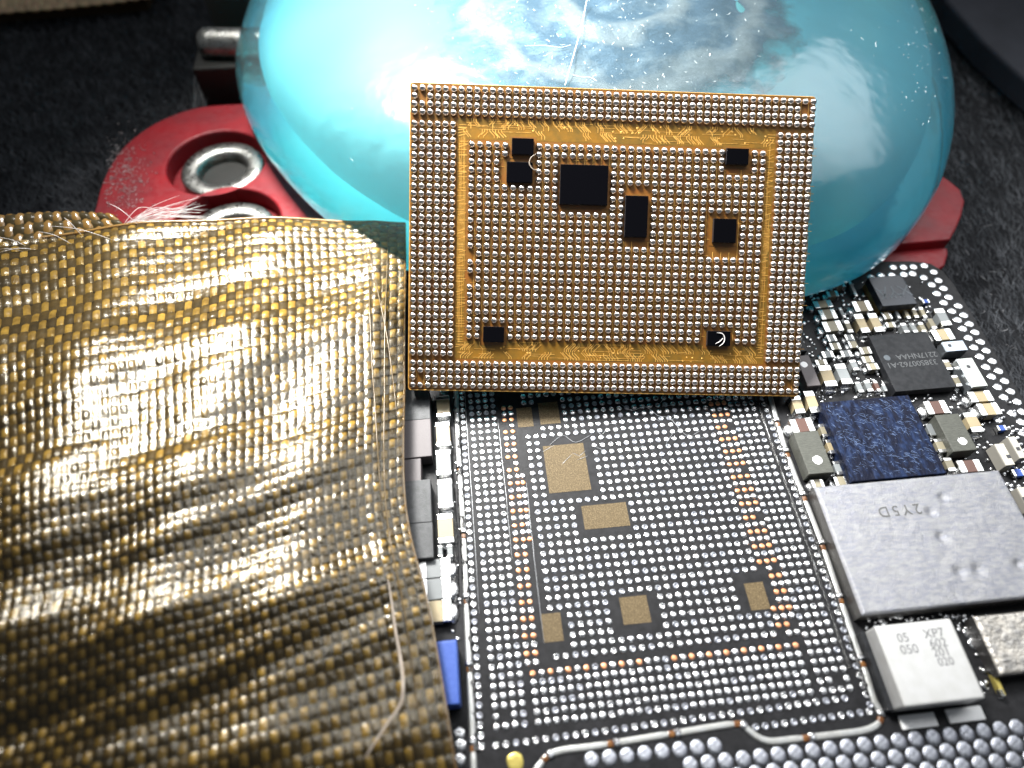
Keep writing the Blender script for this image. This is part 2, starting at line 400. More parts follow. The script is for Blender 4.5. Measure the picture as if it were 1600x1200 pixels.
# pads ------------------------------------------------
def pad_mesh(name, r, h, hollow, seg=12, sq=0.0, seed=0):
    rr = random.Random(seed)
    rings = [(1.0, 0.0), (.93, .6), (.74, .95), (.42, 1.0)] if not hollow else [(1.0, 0.0), (.9, .75), (.7, 1.0), (.5, .35), (.3, .12)]
    jit = [1 + rr.uniform(-.07, .07) for _ in range(seg)]
    V = []; Fc = []
    for (s, z) in rings:
        for k in range(seg):
            a = 2 * math.pi * k / seg; q = s * r * jit[k]
            V.append((q * math.cos(a), q * math.sin(a), z * h + rr.uniform(-.02, .02) * (z > 0)))
    V.append((0, 0, (1.02 if not hollow else .1) * h))
    for i in range(len(rings) - 1):
        for k in range(seg):
            k2 = (k + 1) % seg; Fc.append((i * seg + k, i * seg + k2, (i + 1) * seg + k2, (i + 1) * seg + k))
    l = (len(rings) - 1) * seg
    for k in range(seg): Fc.append((l + k, l + (k + 1) % seg, len(V) - 1))
    return mesh(name, V, Fc, True)
padA = [pad_mesh('solder_pad', .385, .13, False, seed=i) for i in range(4)]
padB = [pad_mesh('solder_pad', .37, .12, True, seed=i + 9) for i in range(4)]
for m_ in padA + padB[:2]: m_.materials.append(m_solder)
for m_ in padB[2:]: m_.materials.append(m_solder_dull)
padC = [pad_mesh('copper_pad', .345, .11, False, seed=i + 20) for i in range(3)]
for m_ in padC: m_.materials.append(m_copper)
padbig = pad_mesh('contact_pad', .64, .10, False, 18, seed=40); padbig.materials.append(m_solder)
padbig2 = pad_mesh('contact_pad', .80, .13, False, 18, seed=41); padbig2.materials.append(m_solder_dull)

pads = []   # (u, v, kind)
def free(u, v, mg=.62):
    for a, b, c, d in LAM:
        if a - mg < u < c + mg and b - mg < v < d + mg: return False
    return True
for v in range(-10, 43):
    for u in [0, 1, 2, 3, 35.9, 36.9, 37.9, 38.9]: pads.append((u, v, 'p'))
for v in range(38, 43):
    for k in range(31): pads.append((4.45 + k, v, 'p'))
for k in range(31): pads.append((4.45 + k, 37.05, 'c' if (k % 2 == 0 and k != 14) else 'p'))
missing = {(1, 41), (38.9 - 1, 41)}
pads = [p for p in pads if (p[0], p[1]) not in missing and not (p[0] == 1 and p[1] == 41)]
for k in range(-9, 28):          # inner grid
    for i in range(24):
        u, v = 7.3 + 1.087 * i, 6.25 + 1.087 * k
        if free(u, v): pads.append((u, v, 'i'))
v = 2.5; k = 0
while v < 36.4:                  # ring columns left and right: bare copper every other row
    for i, (u0, u1) in enumerate([(4.45, 4.0), (5.42, 4.97)]):
        u = u0 + (u1 - u0) * (v / 36)
        if k in (3, 9) and i == 0: continue
        pads.append((u, v, 'c' if k % 2 == 0 else 'p'))
    if 13 < v < 22: pads.append((5.42 + .5, v, 'c' if k in (12, 16, 20) else 'p'))
    v += .955; k += 1
v = 3.7; k = 0
while v < 36:
    for i, u in enumerate([33.22, 34.16, 35.06]):
        if 27.5 < v < 32 and i == 0: continue
        if k % 7 == 5 and i == 2: continue
        if v > 35.2 and i == 0: continue
        pads.append((u, v, 'c' if (k % 2 == 1) else 'p'))
    v += .94; k += 1
for k in range(-4, 45):          # uneven single row of pads round the edge
    pads.append((-1.2 - .012 * k, 1.0 * k * .985 + .3, 'e')); pads.append((40.6 - .004 * k, k * .985 + .5, 'e'))
for k in range(37):
    pads.append((-.2 + k * 1.06, 43.75 - k * .022, 'e'))
for k in range(13): pads.append((27.5 + k * 1.05, 44.75 - k * .02, 'e'))

big = []
for k in range(8): big.append((9.6 + 1.87 * k, 46.05))
for k in range(-4, 36): big.append((27.2 + 1.87 * k, 47.55)) if not (19 < 27.2 + 1.87 * k < 26 and False) else None
for r_ in range(2, 6):
    for k in range(-4, 36): big.append((27.2 + 1.87 * k + (.93 if r_ % 2 == 0 else 0), 47.55 + 1.45 * (r_ - 1)))
big = [b for b in big if b[0] > 6 + (47.6 - b[1] if b[1] < 48 else 0) and b[0] < 70]
for (u, v) in big: link('contact_pad', padbig2, None, board, (u, -v, .0))
edge_px = [(1400 + a / 8, 400 + b / 8) for a, b in [(95, 135), (220, 130), (355, 115), (475, 195), (535, 300), (600, 400), (665, 510), (785, 620), (855, 735),
           (925, 845), (995, 950), (1065, 1070), (1135, 1180), (350, 265), (450, 355), (515, 465), (600, 580), (705, 685), (775, 795), (840, 905), (910, 1020),
           (980, 1140), (100, 225), (210, 215)]] + [(1240 + a / 8, 400 + b / 8) for a, b in [(1245, 135), (970, 262), (1095, 240), (1230, 235)]] \
    + [(1400 + a / 8, 520 + b / 8) for a, b in [(1210, 350), (1290, 475), (1365, 600), (1440, 730), (1520, 860), (1055, 295), (1130, 425), (1200, 545),
           (1275, 675), (1355, 805), (1455, 1005), (1580, 985), (1570, 1115), (1600, 990)]] + [(1597, 676), (1560, 1022 - 367)]
ep = []
for (x, y) in edge_px:
    p = P(x, y, .08)
    if all((p[0] - q[0]) ** 2 + (p[1] - q[1]) ** 2 > 1.0 for q in ep):
        ep.append((p[0], p[1])); link('contact_pad', padbig, None, board, (p[0], p[1], 0))
for (x, y) in [(717, 1146), (719, 1164), (717.5, 1187), (1514, 988), (1522, 1005)]:
    p = P(x, y, .05); link('contact_pad', padbig, None, board, (p[0], p[1], 0))

nbig = len(big) + len(ep)
def cz(u, v): return float((np.array([u, -v, 0]) - CAM) @ RW[2])
def infr(u, v):
    c = RW @ (np.array([u, -v, 0.]) - CAM); x = 800 + F * c[0] / c[2]; y = 600 + F * c[1] / c[2]
    return 640 < x < 1600 and 600 < y < 1200
vis = sorted([p for p in pads if infr(p[0], p[1])], key=lambda p: cz(p[0], p[1]))
rest = [p for p in pads if not infr(p[0], p[1])] + vis[300:]
def pick(kind, u, v):
    r = random.random()
    if kind == 'c': return random.choice(padC)
    if kind == 'i': return random.choice(padA) if r < .45 else random.choice(padB)
    if kind == 'e': return random.choice(padB)
    return random.choice(padA) if (r < .8 and v > 3) else random.choice(padB)
for (u, v, k) in vis[:300]:
    me = pick(k, u, v)
    o = link('copper_pad' if k == 'c' else 'solder_pad', me, None, board, (u + random.uniform(-.02, .02), -v + random.uniform(-.02, .02), 0))
    o.rotation_euler.z = random.uniform(0, 6.28)
def join(insts, name, mats, parent, **props):
    """insts: (mesh, Matrix) -> one mesh, keeping material slots"""
    V = []; Fc = []; MI = []
    for me, mx in insts:
        b0 = len(V); A = np.array([v.co[:] for v in me.vertices]); Mx = np.array(mx)
        A = A @ Mx[:3, :3].T + Mx[:3, 3]
        V.extend(A.tolist()); mi = mats.index(me.materials[0])
        for p in me.polygons: Fc.append(tuple(b0 + i for i in p.vertices)); MI.append(mi)
    me = mesh(name, V, Fc, True)
    for m_ in mats: me.materials.append(m_)
    me.polygons.foreach_set('material_index', MI)
    return link(name, me, None, parent, **props)
ins = []
for (u, v, k) in rest:
    ins.append((pick(k, u, v), Matrix.Translation((u + random.uniform(-.02, .02), -v + random.uniform(-.02, .02), 0)) @ Matrix.Rotation(random.uniform(0, 6.28), 4, 'Z')))
join(ins, 'small_pads', [m_solder, m_solder_dull, m_copper], board, kind='stuff')

# faint scratches between the pads
paths = []; rad = []
for line in [[(-.75, -5), (-.8, 12), (-.95, 30)], [(3.5, 4), (3.52, 12), (3.5, 24)], [(6.35, 14), (6.2, 22), (6.1, 34)], [(39.6, 5), (39.8, 20), (39.7, 36)],
             [(20.5, 3.2), (22, 4.6), (24, 4.2), (25.5, 5.8), (27, 6.4), (28.4, 9), (30, 9.6)], [(10, 8.9), (12, 7.6), (13.6, 8.8), (16, 7.7)]]:
    q = smooth_loop([(a, -b, .06) for a, b in line], 6, False)
    paths.append([(x + random.uniform(-.05, .05), y, z) for x, y, z in q]); rad.append(.035)
for _ in range(26):
    u, v = random.uniform(8, 32), random.uniform(3, 14); a = random.uniform(-.9, .9); ln = random.uniform(.8, 2.4)
    paths.append([(u + ln * t * math.cos(a), -v + ln * t * math.sin(a), .05) for t in (0, .3, .6, 1)]); rad.append(.03)
link('surface_scratches', tubes(paths, rad, 4, 'surface_scratches'), m_silk, board, kind='stuff')

# black resin beads beside the edge pads
def bead(pts, wd, h, name, seed):
    pts = np.array(smooth_loop(pts, 18, False)); n = len(pts); m = 9
    T = np.gradient(pts, axis=0); T /= np.linalg.norm(T, axis=1)[:, None]; Nn = np.stack([-T[:, 1], T[:, 0]], 1)
    V = []; Fc = []
    for i in range(n):
        for j in range(m):
            s = (j / (m - 1) - .5) * 2
            p = pts[i] + Nn[i] * s * wd / 2 * (1 + .25 * noise.noise((i * .21, s, seed)))
            V.append((p[0], p[1], -.02 + h * (1 - s ** 4) * (.55 + .6 * noise.noise((p[0] * 1.7, p[1] * 1.7, seed)))))
    for i in range(n - 1):
        for j in range(m - 1):
            a = i * m + j; Fc.append((a, a + 1, a + m + 1, a + m))
    return link(name, mesh(name, V, Fc, True), m_underfill, board)
bead([(-2.05, 4), (-2.1, -8), (-2.25, -20), (-2.3, -34), (-2.3, -44)], .9, .4, 'underfill_bead', 1.)
bead([(41.0, 4), (41.0, -10), (40.95, -22), (40.9, -33), (40.7, -43)], .6, .35, 'underfill_bead', 4.)
bead([(39.75, 4), (39.75, -10), (39.8, -22), (39.7, -40)], .5, .22, 'underfill_bead', 7.)
bead([(-3.6, 3), (-3.7, -10), (-3.5, -20), (-3.9, -30)], 1.4, .55, 'underfill_bead', 9.)

# silvery ground trace round the footprint, in lengths broken by burnt flux
def strip(pts, wd, h, m_, name):
    pts = np.array(pts, float); T = np.gradient(pts, axis=0); T /= np.linalg.norm(T, axis=1)[:, None] + 1e-9
    Nn = np.stack([-T[:, 1], T[:, 0]], 1); prof = [(-.5, 0), (-.42, .7), (-.2, 1), (.2, 1), (.42, .7), (.5, 0)]
    V = []; Fc = []; n = len(pts); m = len(prof)
    for i in range(n):
        e = .8 if i in (0, n - 1) else 1
        for a, b in prof:
            V.append((pts[i][0] + Nn[i][0] * a * wd * e, pts[i][1] + Nn[i][1] * a * wd * e, b * h * (e if b else 1)))
    for i in range(n - 1):
        for j in range(m - 1):
            a = i * m + j; Fc.append((a, a + m, a + m + 1, a + 1))
    Fc.append(tuple(range(m))); Fc.append(tuple((n - 1) * m + j for j in reversed(range(m))))
    return link(name, mesh(name, V, Fc, False), m_, board)
def pxl(l): return [tuple(P(x, y, .2)[:2]) for x, y in l]
right = smooth_loop(pxl([(1200, 600), (1207, 630), (1222, 683), (1240, 735), (1262, 790), (1285, 850), (1307, 915), (1330, 985), (1350, 1040), (1366, 1092), (1376, 1112), (1374, 1130), (1352, 1141), (1310, 1147), (1240, 1155), (1203, 1158), (1182, 1150), (1166, 1137), (1148, 1131), (1052, 1146), (935, 1165), (880, 1172), (856, 1181), (840, 1200), (828, 1225), (815, 1260)]), 8, False)
left = smooth_loop(pxl([(712, 600), (716, 700), (722, 800), (727, 900), (731, 1000), (734, 1060), (738, 1140), (742, 1260)]), 8, False)
def broken(path, breaks, wd):
    path = np.array(path); s = np.r_[0, np.cumsum(np.linalg.norm(np.diff(path, axis=0), axis=1))]
    def at(t): return [np.interp(t, s, path[:, 0]), np.interp(t, s, path[:, 1])]
    cur = 0
    for b in breaks + [s[-1]]:
        ts = np.linspace(cur, b - .35 if b != s[-1] else b, max(4, int((b - cur) / .6)))
        strip([at(t) for t in ts], wd, .26, m_tinned, 'ground_trace')
        if b != s[-1]:
            strip([at(t) for t in np.linspace(b - .4, b + .4, 5)], wd * .95, .22, m_flux, 'flux_gap')
            strip([at(t) for t in np.linspace(b - 1.0, b - .35, 5)], wd * 1.25, .42, m_solder, 'solder_blob')
        cur = b + .35
broken(right, [6.5, 11.2, 17.5, 24.0, 30.5, 37.5, 43.2, 52.0, 59.6, 66.8, 73.4, 80.5], .72)
broken(left, [13.5, 22.5, 30.5, 38.0, 45.8], .7)
link('gold_contact', pad_mesh('gold_contact', .9, .1, False, 18, seed=90), m_yellow, board, tuple(P(805, 1190, 0)))

# ---- two-terminal chips
def comp_rect(tl, br, h):
    a = P(tl[0], tl[1], h); b = P(br[0], br[1], h)
    return (a[0] + b[0]) / 2, (a[1] + b[1]) / 2, abs(b[0] - a[0]), abs(b[1] - a[1])
def cap(tl, br, o, body, h=1.0, frac=.27, name='capacitor'):
    x, y, wx, wy = comp_rect(tl, br, h)
    wx = max(wx, .5); wy = max(wy, .5)
    ln, wd = (wx, wy) if o == 'h' else (wy, wx)
    b = link(name, box(ln * .96, wd * .94, h * .96, .05, 2, .06, name, .015), body, board, (x, y, 0))
    b.rotation_euler.z = (0 if o == 'h' else math.pi / 2) + random.uniform(-.02, .02)
    for s in (-1, 1):
        t = link('terminal', box(ln * frac, wd, h, min(.13, h * .13), 3, 0.03, 'terminal', .02), m_term, b, (s * (ln / 2 - ln * frac / 2 + .02), 0, 0))
    # solder fillets at both ends
    for s in (-1, 1):
        f = link('solder_fillet', pad_mesh('solder_fillet', wd * .5, h * .42, False, 10, seed=random.randint(0, 99)), m_solder, b, (s * (ln / 2 + .03), 0, 0))
        f.scale.x = .62
    return b
H = 1.0
T_, K_, G_, B_ = m_tan, m_khaki, m_grey, m_brown
C1 = [  # upper right cluster: top-left, bottom-right of the top face, direction, body, height
 ((1269.5, 470.5), (1302.5, 479.5), 'h', K_), ((1277.5, 484), (1310, 497.3), 'h', K_), ((1283, 502.5), (1319.4, 516.3), 'h', K_),
 ((1290, 523), (1308.8, 533), 'h', G_), ((1295, 536), (1315.6, 545.5), 'h', K_), ((1309.4, 480.6), (1322.5, 496.3), 'v', G_),
 ((1317.5, 501), (1334.4, 518.8), 'v', K_), ((1318.8, 523), (1336, 532), 'h', G_), ((1323.8, 533.5), (1341.9, 543), 'h', K_),
 ((1330, 471), (1365, 485), 'h', T_), ((1333, 491), (1361, 518.8), 'v', T_), ((1354.4, 490), (1383, 517.5), 'v', T_),
 ((1377, 488), (1396, 498), 'h', K_), ((1382.5, 503.8), (1401, 511), 'h', K_), ((1395.5, 481), (1408, 497), 'v', G_),
 ((1409, 481), (1424, 497.5), 'v', K_), ((1421.5, 480.6), (1437, 496), 'v', K_), ((1434.5, 480), (1450, 495.6), 'v', K_),
 ((1405.6, 505), (1422.5, 519), 'v', G_), ((1419.6, 505), (1435.6, 518.8), 'v', G_), ((1433.4, 503.8), (1450, 519), 'v', K_), ((1448, 498), (1465, 513), 'v', K_),
 ((1458.8, 482.5), (1488.8, 507.5), 'v', G_), ((1453.8, 515), (1494, 530), 'h', T_), ((1472, 562.5), (1490, 577.5), 'v', K_), ((1486, 586.5), (1505, 603), 'v', K_),
 ((1511, 612), (1555, 626), 'h', T_), ((1525, 631), (1567.5, 647), 'h', T_), ((1442, 627.5), (1486, 645), 'h', B_), ((1503.8, 645), (1539, 673.8), 'v', T_),
 ((1493.8, 720), (1538.8, 736), 'h', B_), ((1445, 662.5), (1464, 680), 'v', G_), ((1458, 686), (1481, 706), 'v', K_), ((1472.5, 715), (1496, 735.6), 'v', K_),
 ((1277, 571.5), (1310, 602.5), 'v', T_), ((1302.5, 568.8), (1333.8, 598.8), 'v', G_), ((1326, 562.5), (1343.8, 578), 'v', G_), ((1272.5, 562), (1294, 569.5), 'h', K_),
 ((1282.5, 548.8), (1305, 558), 'h', G_), ((1312, 548), (1333, 557), 'h', G_), ((1341, 542.5), (1363.8, 552.5), 'h', K_), ((1345, 557), (1367, 566), 'h', K_),
 ((1352.5, 568), (1375, 577), 'h', K_), ((1335, 597), (1351, 612.5), 'v', G_), ((1348.5, 595), (1365.6, 611), 'v', G_), ((1363, 595), (1377.5, 611), 'v', B_),
 ((1376.5, 600), (1387.5, 610.6), 'v', G_), ((1233.8, 618.8), (1260, 645), 'v', T_), ((1254, 611), (1284, 643.8), 'v', T_), ((1232.5, 655), (1275, 673.5), 'h', B_),
 ((1278, 662.5), (1298, 682), 'v', K_), ((1288.8, 687), (1310.6, 708), 'v', T_), ((1300, 720.6), (1321, 741), 'v', G_), ((1265.6, 749), (1290, 762), 'h', K_), ((1301, 745), (1328.8, 758), 'h', K_),
 ((1290, 455), (1312, 463), 'h', K_), ((1300, 440), (1322, 448), 'h', K_), ((1325, 440), (1341, 462), 'v', G_), ((1545, 1042), (1573, 1088), 'v', m_yellow),
 # left column beside the cloth
 ((681, 619), (704, 650), 'v', T_), ((680, 660), (705, 696), 'v', T_), ((680, 703.8), (706, 741), 'v', G_), ((682.5, 750), (708.8, 792.5), 'v', G_), ((682.5, 804), (710, 847.5), 'v', T_),
 ((650, 876), (705, 901), 'h', G_), ((652, 906), (706, 935), 'h', G_), ((656, 940), (706, 970), 'h', T_), ((684, 853), (692, 870), 'v', G_), ((698, 852), (708, 870), 'v', G_),
]
occ = []
for c in C1:
    tl, br, o, body = c[:4]
    x, y, wx, wy = comp_rect(tl, br, 1.0)
    h = 1.5 if wx * wy > 3.0 else (1.15 if wx * wy > 1.6 else .8)
    if tl[0] < 1240 and tl[1] > 640 and tl[0] < 720: h = 1.3
    cap(tl, br, o, body, h, frac=.3 if o == 'h' else (.2 if tl[0] < 720 else .27)); occ.append((x, y, wx, wy))
for (x, y, sx) in [(1566, 668, .8), (1592, 738, 1.0), (1447, 470, .7)]:
    p = P(x, y, .8); b = link('blue_resistor', box(1.3 * sx, 1.0 * sx, .7, .06, 2, .05, 'blue_resistor'), m_blue, board, (p[0], p[1], 0)); 
    for s in (-1, 1): link('terminal', box(.4 * sx, 1.05 * sx, .75, .08, 2, .03, 'terminal'), m_term, b, (s * .6 * sx, 0, 0))

# ---- inductors with white dots
def block(tl, br, h, m_, name, dot=None, dotm=None, bev=.12, dotr=.5):
    x, y, wx, wy = comp_rect(tl, br, h)
    b = link(name, box(wx, wy, h - .05, bev, 3, .05, name, .04), m_, board, (x, y, 0)); occ.append((x, y, wx, wy))
    if dot:
        p = P(dot[0], dot[1], h + .02)
        link('orientation_dot', pad_mesh('orientation_dot', dotr, .03, False, 20, seed=5), dotm or m_white, b, (p[0] - x, p[1] - y, h - .003))
    return b
block((1240, 676), (1303.8, 737.5), 2.2, m_olive, 'inductor', (1277.5, 718.8), dotr=.62)
block((1461, 648.8), (1527.5, 702.5), 2.2, m_olive, 'inductor', (1504, 689), dotr=.62)
block((1243, 556), (1283, 602), 2.2, m_ferrite2, 'inductor', (1256.5, 569.5), dotr=.5)
block((600, 612), (672.5, 654), 2.2, m_ferrite, 'inductor')
block((600, 660), (675, 712.5), 2.3, m_ferrite2, 'inductor')
block((610, 720), (658.8, 751), 2.1, m_ferrite2, 'inductor')
block((600, 755), (675, 815), 2.2, m_ferrite, 'inductor')
block((610, 821), (677.5, 871), 2.2, m_ferrite, 'inductor')
block((672, 1003), (718.8, 1100), 3.2, m_blue, 'blue_filter', bev=.25)
block((1200, 480), (1262, 548), 1.6, m_ic, 'black_inductor')
# pale filters: darker metal body under a pale lid
def lid_block(tl, br, h, side, top, name, dot, dotsq=False):
    b = block(tl, br, h - .12, side, name, bev=.1)
    x, y, wx, wy = comp_rect(tl, br, h)
    l = link('lid', box(wx * .98, wy * .97, .12, .05, 2, 0, 'lid'), top, b, (0, 0, h - .115))
    p = P(dot[0], dot[1], h)
    d = box(.5, .5, .03, 0, name='window') if dotsq else pad_mesh('orientation_dot', .3, .03, False, 14, seed=6)
    link('window' if dotsq else 'orientation_dot', d, m_dark, b, (p[0] - x, p[1] - y, h + .004))
lid_block((1471, 535), (1512.5, 547.5), 2.0, m_filterside, m_filter, 'filter_block', (1483, 540.5))
lid_block((1493.8, 561), (1543.8, 604), 2.2, m_filterside, m_filter2, 'filter_block', (1512.5, 573.5))
lid_block((1552.5, 694), (1586, 727), 2.0, m_beige_dark, m_beige, 'beige_sensor', (1575, 714), True)
lid_block((1573.8, 683), (1604, 716), 2.0, m_beige_dark, m_beige, 'beige_sensor', (1590, 702), True)
lid_block((1588, 762), (1625, 796), 2.0, m_beige_dark, m_beige, 'beige_sensor', (1600, 780), True)

# ---- chips on the board
def text_on(body, px, py, z, size, m_, parent, ploc, rot=math.pi, spacing=1.0, name='marking'):
    p = P(px, py, z)
    o = link(name, text_mesh(body, size, name, .008, spacing), m_, parent, (p[0] - ploc[0], p[1] - ploc[1], z - ploc[2] + .012)); o.rotation_euler.z = rot
    return o
x, y, wx, wy = comp_rect((1357.5, 525), (1495, 604), 1.5)
ic = link('black_chip', box(wx, wy, 1.3, .06, 2, .2, 'black_chip'), m_ic, board, (x, y, 0)); occ.append((x, y, wx, wy))
text_on('2217NHAA', 1432, 555.5, 1.5, 1.25, m_mark, ic, (x, y, 0)); text_on('338S00762-A1', 1425, 568, 1.5, 1.25, m_mark, ic, (x, y, 0))
p = P(1386, 559, 1.5); link('pin_one_mark', pad_mesh('pin_one_mark', .48, .02, False, 20, seed=7), m_mark2, ic, (p[0] - x, p[1] - y, 1.505))
x, y, wx, wy = comp_rect((1356, 434), (1433, 475), 2.2)
ic = link('small_blue_black_chip', box(wx, wy, 1.3, .12, 3, 1.0, 'small_blue_black_chip'), m_ic2, board, (x, y, 0)); occ.append((x, y, wx, wy + 1))
link('substrate', box(wx * .99, wy * .98, .97, .03, 1, .02, 'substrate'), m_goldlayer, ic)
text_on('XYA', 1396, 454, 2.3, 2.9, m_mark2, ic, (x, y, 0), spacing=.9); text_on('VMX', 1394, 462, 2.3, 1.5, m_mark2, ic, (x, y, 0), spacing=1.4)
x, y, wx, wy = comp_rect((1281, 629), (1480, 739), 2.4)
nb = link('navy_chip', box(wx, wy, 2.3, .14, 3, .1, 'navy_chip'), m_navy, board, (x, y, 0)); occ.append((x, y, wx, wy))
# fine pale scuffs that cover its lid
V = []; Fc = []
for _ in range(700):
    a = random.gauss(-.45, .5); ln = random.uniform(.15, .9); r = random.uniform(.012, .035)
    cx, cy = random.uniform(-wx / 2 + .5, wx / 2 - .5), random.uniform(-wy / 2 + .5, wy / 2 - .5); b0 = len(V)
    if noise.noise((cx * .35, cy * .5, 2.)) < -.12 and random.random() < .8: continue
    dx, dy = math.cos(a), math.sin(a)
    for t, wv, z in ((-.5, .2, .0), (0, 1, .05), (.5, .2, .0)):
        V.append((cx + dx * ln * t - dy * r * wv, cy + dy * ln * t + dx * r * wv, 2.405 + z)); V.append((cx + dx * ln * t + dy * r * wv, cy + dy * ln * t - dx * r * wv, 2.405 + z))
    Fc += [(b0, b0 + 1, b0 + 3, b0 + 2), (b0 + 2, b0 + 3, b0 + 5, b0 + 4)]
link('surface_scuffs', mesh('surface_scuffs', V, Fc), mat('blue_scuff', (.09, .14, .27), .4, .2), nb, kind='stuff')

# ---- shield with real dimples
def shield(x0, y0, x1, y1, h, dim, topm, name, amp=.0, cut=None, nx=150, ny=100, r=.35):
    sx = np.linspace(x0, x1, nx); sy = np.linspace(y0, y1, ny); V = []; Fc = []
    for j in range(ny):
        for i in range(nx):
            X, Y = sx[i], sy[j]; z = h
            for (dx, dy, rr, dp) in dim:
                d = math.hypot(X - dx, Y - dy) / rr
                if d < 1.6: z += -dp * math.exp(-(d * 1.5) ** 2 * 1.2) 
            z += amp * noise.noise((X * .45, Y * .45, 3.3)) + amp * .5 * noise.noise((X * 1.3, Y * 1.3, 1.3))
            e = min(X - x0, x1 - X, Y - y0, y1 - Y)
            if e < r: z -= r - math.sqrt(max(0, r * r - (r - e) ** 2))
            V.append((X, Y, z))
    for j in range(ny - 1):
        for i in range(nx - 1):
            a = j * nx + i; Fc.append((a, a + 1, a + nx + 1, a + nx))
    o = link(name, mesh(name, V, Fc, True), topm, board)
    rim = [(x0, y0), (x1, y0), (x1, y1), (x0, y1)]
    VV = []; FF = []
    for q, (a, b) in enumerate(rim): VV += [(a, b, .05), (a, b, h - r + .01)]
    for q in range(4): k = (q + 1) % 4; FF.append((2 * q, 2 * k, 2 * k + 1, 2 * q + 1))
    link('shield_wall', mesh('shield_wall', VV, FF), m_shield_side, o)
    return o
SH = 2.6
a = P(1273, 760, SH); b = P(1341, 962, SH)
dim = []
for (dx, dy, rr) in [(1474, 777, .9), (1455, 800, .9), (1471, 838, .9), (1500, 893, .95), (1529, 889, .95), (1592, 881, .8)]:
    q = P(dx, dy, SH); dim.append((q[0], q[1], rr, .30))
shx0, shy1, shy0 = a[0], a[1], b[1]
shd = shield(shx0, shy0, P(1562, 734, SH)[0], shy1, SH, dim, m_shield, 'metal_shield', amp=.05)
text_on('2Y5D', 1405, 797, SH, 1.9, mat('engraving', (.13, .13, .13), .6, .2), shd, (0, 0, -.06), spacing=1.35)
x1s = P(1562, 734, SH)[0]
sh2a = P(1522, 962, 2.2); 
shield(sh2a[0], P(1560, 1056, 2.2)[1], sh2a[0] + 16, sh2a[1], 2.2, [], m_shield2, 'mottled_shield', amp=.07, nx=90, ny=60)
# white can
x, y, wx, wy = comp_rect((1366, 978), (1541, 1091), 3.6)
can = link('white_can', box(wx, wy, 3.5, .3, 4, .1, 'white_can'), m_can, board, (x, y, 0)); occ.append((x, y, wx, wy))
link('black_base', box(wx + .5, wy * .98, 1.2, .05, 2, .05, 'black_base'), m_ic, can, (-.35, 0, 0))
for t, a_, b_, s in [('05', 1411, 997, 1.35), ('050', 1421, 1015, 1.35), ('XP7', 1459, 990, 1.35), ('602', 1466, 1005, 1.3), ('201', 1471, 1019, 1.3), ('020', 1478, 1034, 1.2)]:
    text_on(t, a_, b_, 3.6, s, m_canmark, can, (x, y, 0), rot=0)
# broad solder lands, their bright reflection painted white, under the can, and two on its right
for (tl, br) in [((1402, 1117), (1466, 1133)), ((1475, 1107), (1540, 1123))]:
    x_, y_, w_, d_ = comp_rect(tl, br, .2)
    link('solder_land', box(w_, max(d_, 1.0), .35, .15, 4, .0, 'solder_land'), m_white, board, (x_, y_ - .1, 0))

# solder specks scattered among the small parts
ins = []
sp = [pad_mesh('speck', .2, .22, False, 7, seed=i) for i in range(3)]
for m_ in sp: m_.materials.append(m_solder)
def blocked(x, y, mg=.1): return any(abs(x - a) < w_ / 2 + mg and abs(y - b) < d_ / 2 + mg for a, b, w_, d_ in occ)
regs = [((1240, 440, 1500, 640), 520), ((1440, 600, 1600, 780), 330), ((1225, 640, 1330, 770), 70), ((700, 620, 720, 1000), 40), ((1345, 960, 1600, 985), 110), ((1510, 960, 1560, 1100), 30)]
for (x0, y0, x1, y1), cnt in regs:
    for _ in range(cnt):
        p = P(random.uniform(x0, x1), random.uniform(y0, y1), 0)
        if blocked(p[0], p[1]) or (p[0] > 72 and p[1] > -8) or (shx0 - .3 < p[0] < x1s and shy0 < p[1] < shy1) or p[0] < 42 and p[0] > -1: continue
        s = random.uniform(.5, 1.5)
        ins.append((random.choice(sp), Matrix.Translation((p[0], p[1], 0)) @ Matrix.Rotation(random.uniform(0, 3), 4, 'Z') @ Matrix.Diagonal((s, s * random.uniform(.6, 1.4), s * random.uniform(.6, 1.5), 1))))
join(ins, 'solder_specks', [m_solder], board, kind='stuff')

# ------------------------------------------------------------------ the lifted chip
BL = Vector((-8.173104, -1.067148, 4.344982))
EX = Vector((0.9949991469489707, -0.08981473781318644, -0.04370366623487002)).normalized()
EY = Vector((0.09751974564693135, 0.7727326038317759, 0.6271955214957464)); EY = (EY - EX * EY.dot(EX)).normalized()
EN = EX.cross(EY)
CW, CH, CT = 52.92, 39.6, 2.2
chip = thing('ball_grid_chip', 'gold processor package standing tilted with its grid of silver solder balls facing out', 'chip', BL)
chip.rotation_mode = 'QUATERNION'
chip.rotation_quaternion = Matrix((EX, EY, EN)).transposed().to_quaternion()
def rrect(x0, y0, x1, y1, r, n=5):
    o = []
    for cx, cy, a0 in ((x1 - r, y1 - r, 0), (x0 + r, y1 - r, 90), (x0 + r, y0 + r, 180), (x1 - r, y0 + r, 270)):
        for k in range(n + 1):
            a = R(a0 + 90 * k / n); o.append((cx + r * math.cos(a), cy + r * math.sin(a)))
    return o
link('substrate', prism(rrect(0, 0, CW, CH, .35), -.75, 0, .0, 'substrate'), m_gold_mask, chip)
link('substrate_edge', prism(rrect(-.03, -.03, CW + .03, CH + .03, .36), -.70, -.12, .0, 'substrate_edge'), m_substrate_side, chip)
link('edge_line', None, None, None) if False else None
link('package_back', prism(rrect(.25, .35, CW - .25, CH - .25, .4), -CT, -.76, .0, 'package_back'), m_ic, chip)
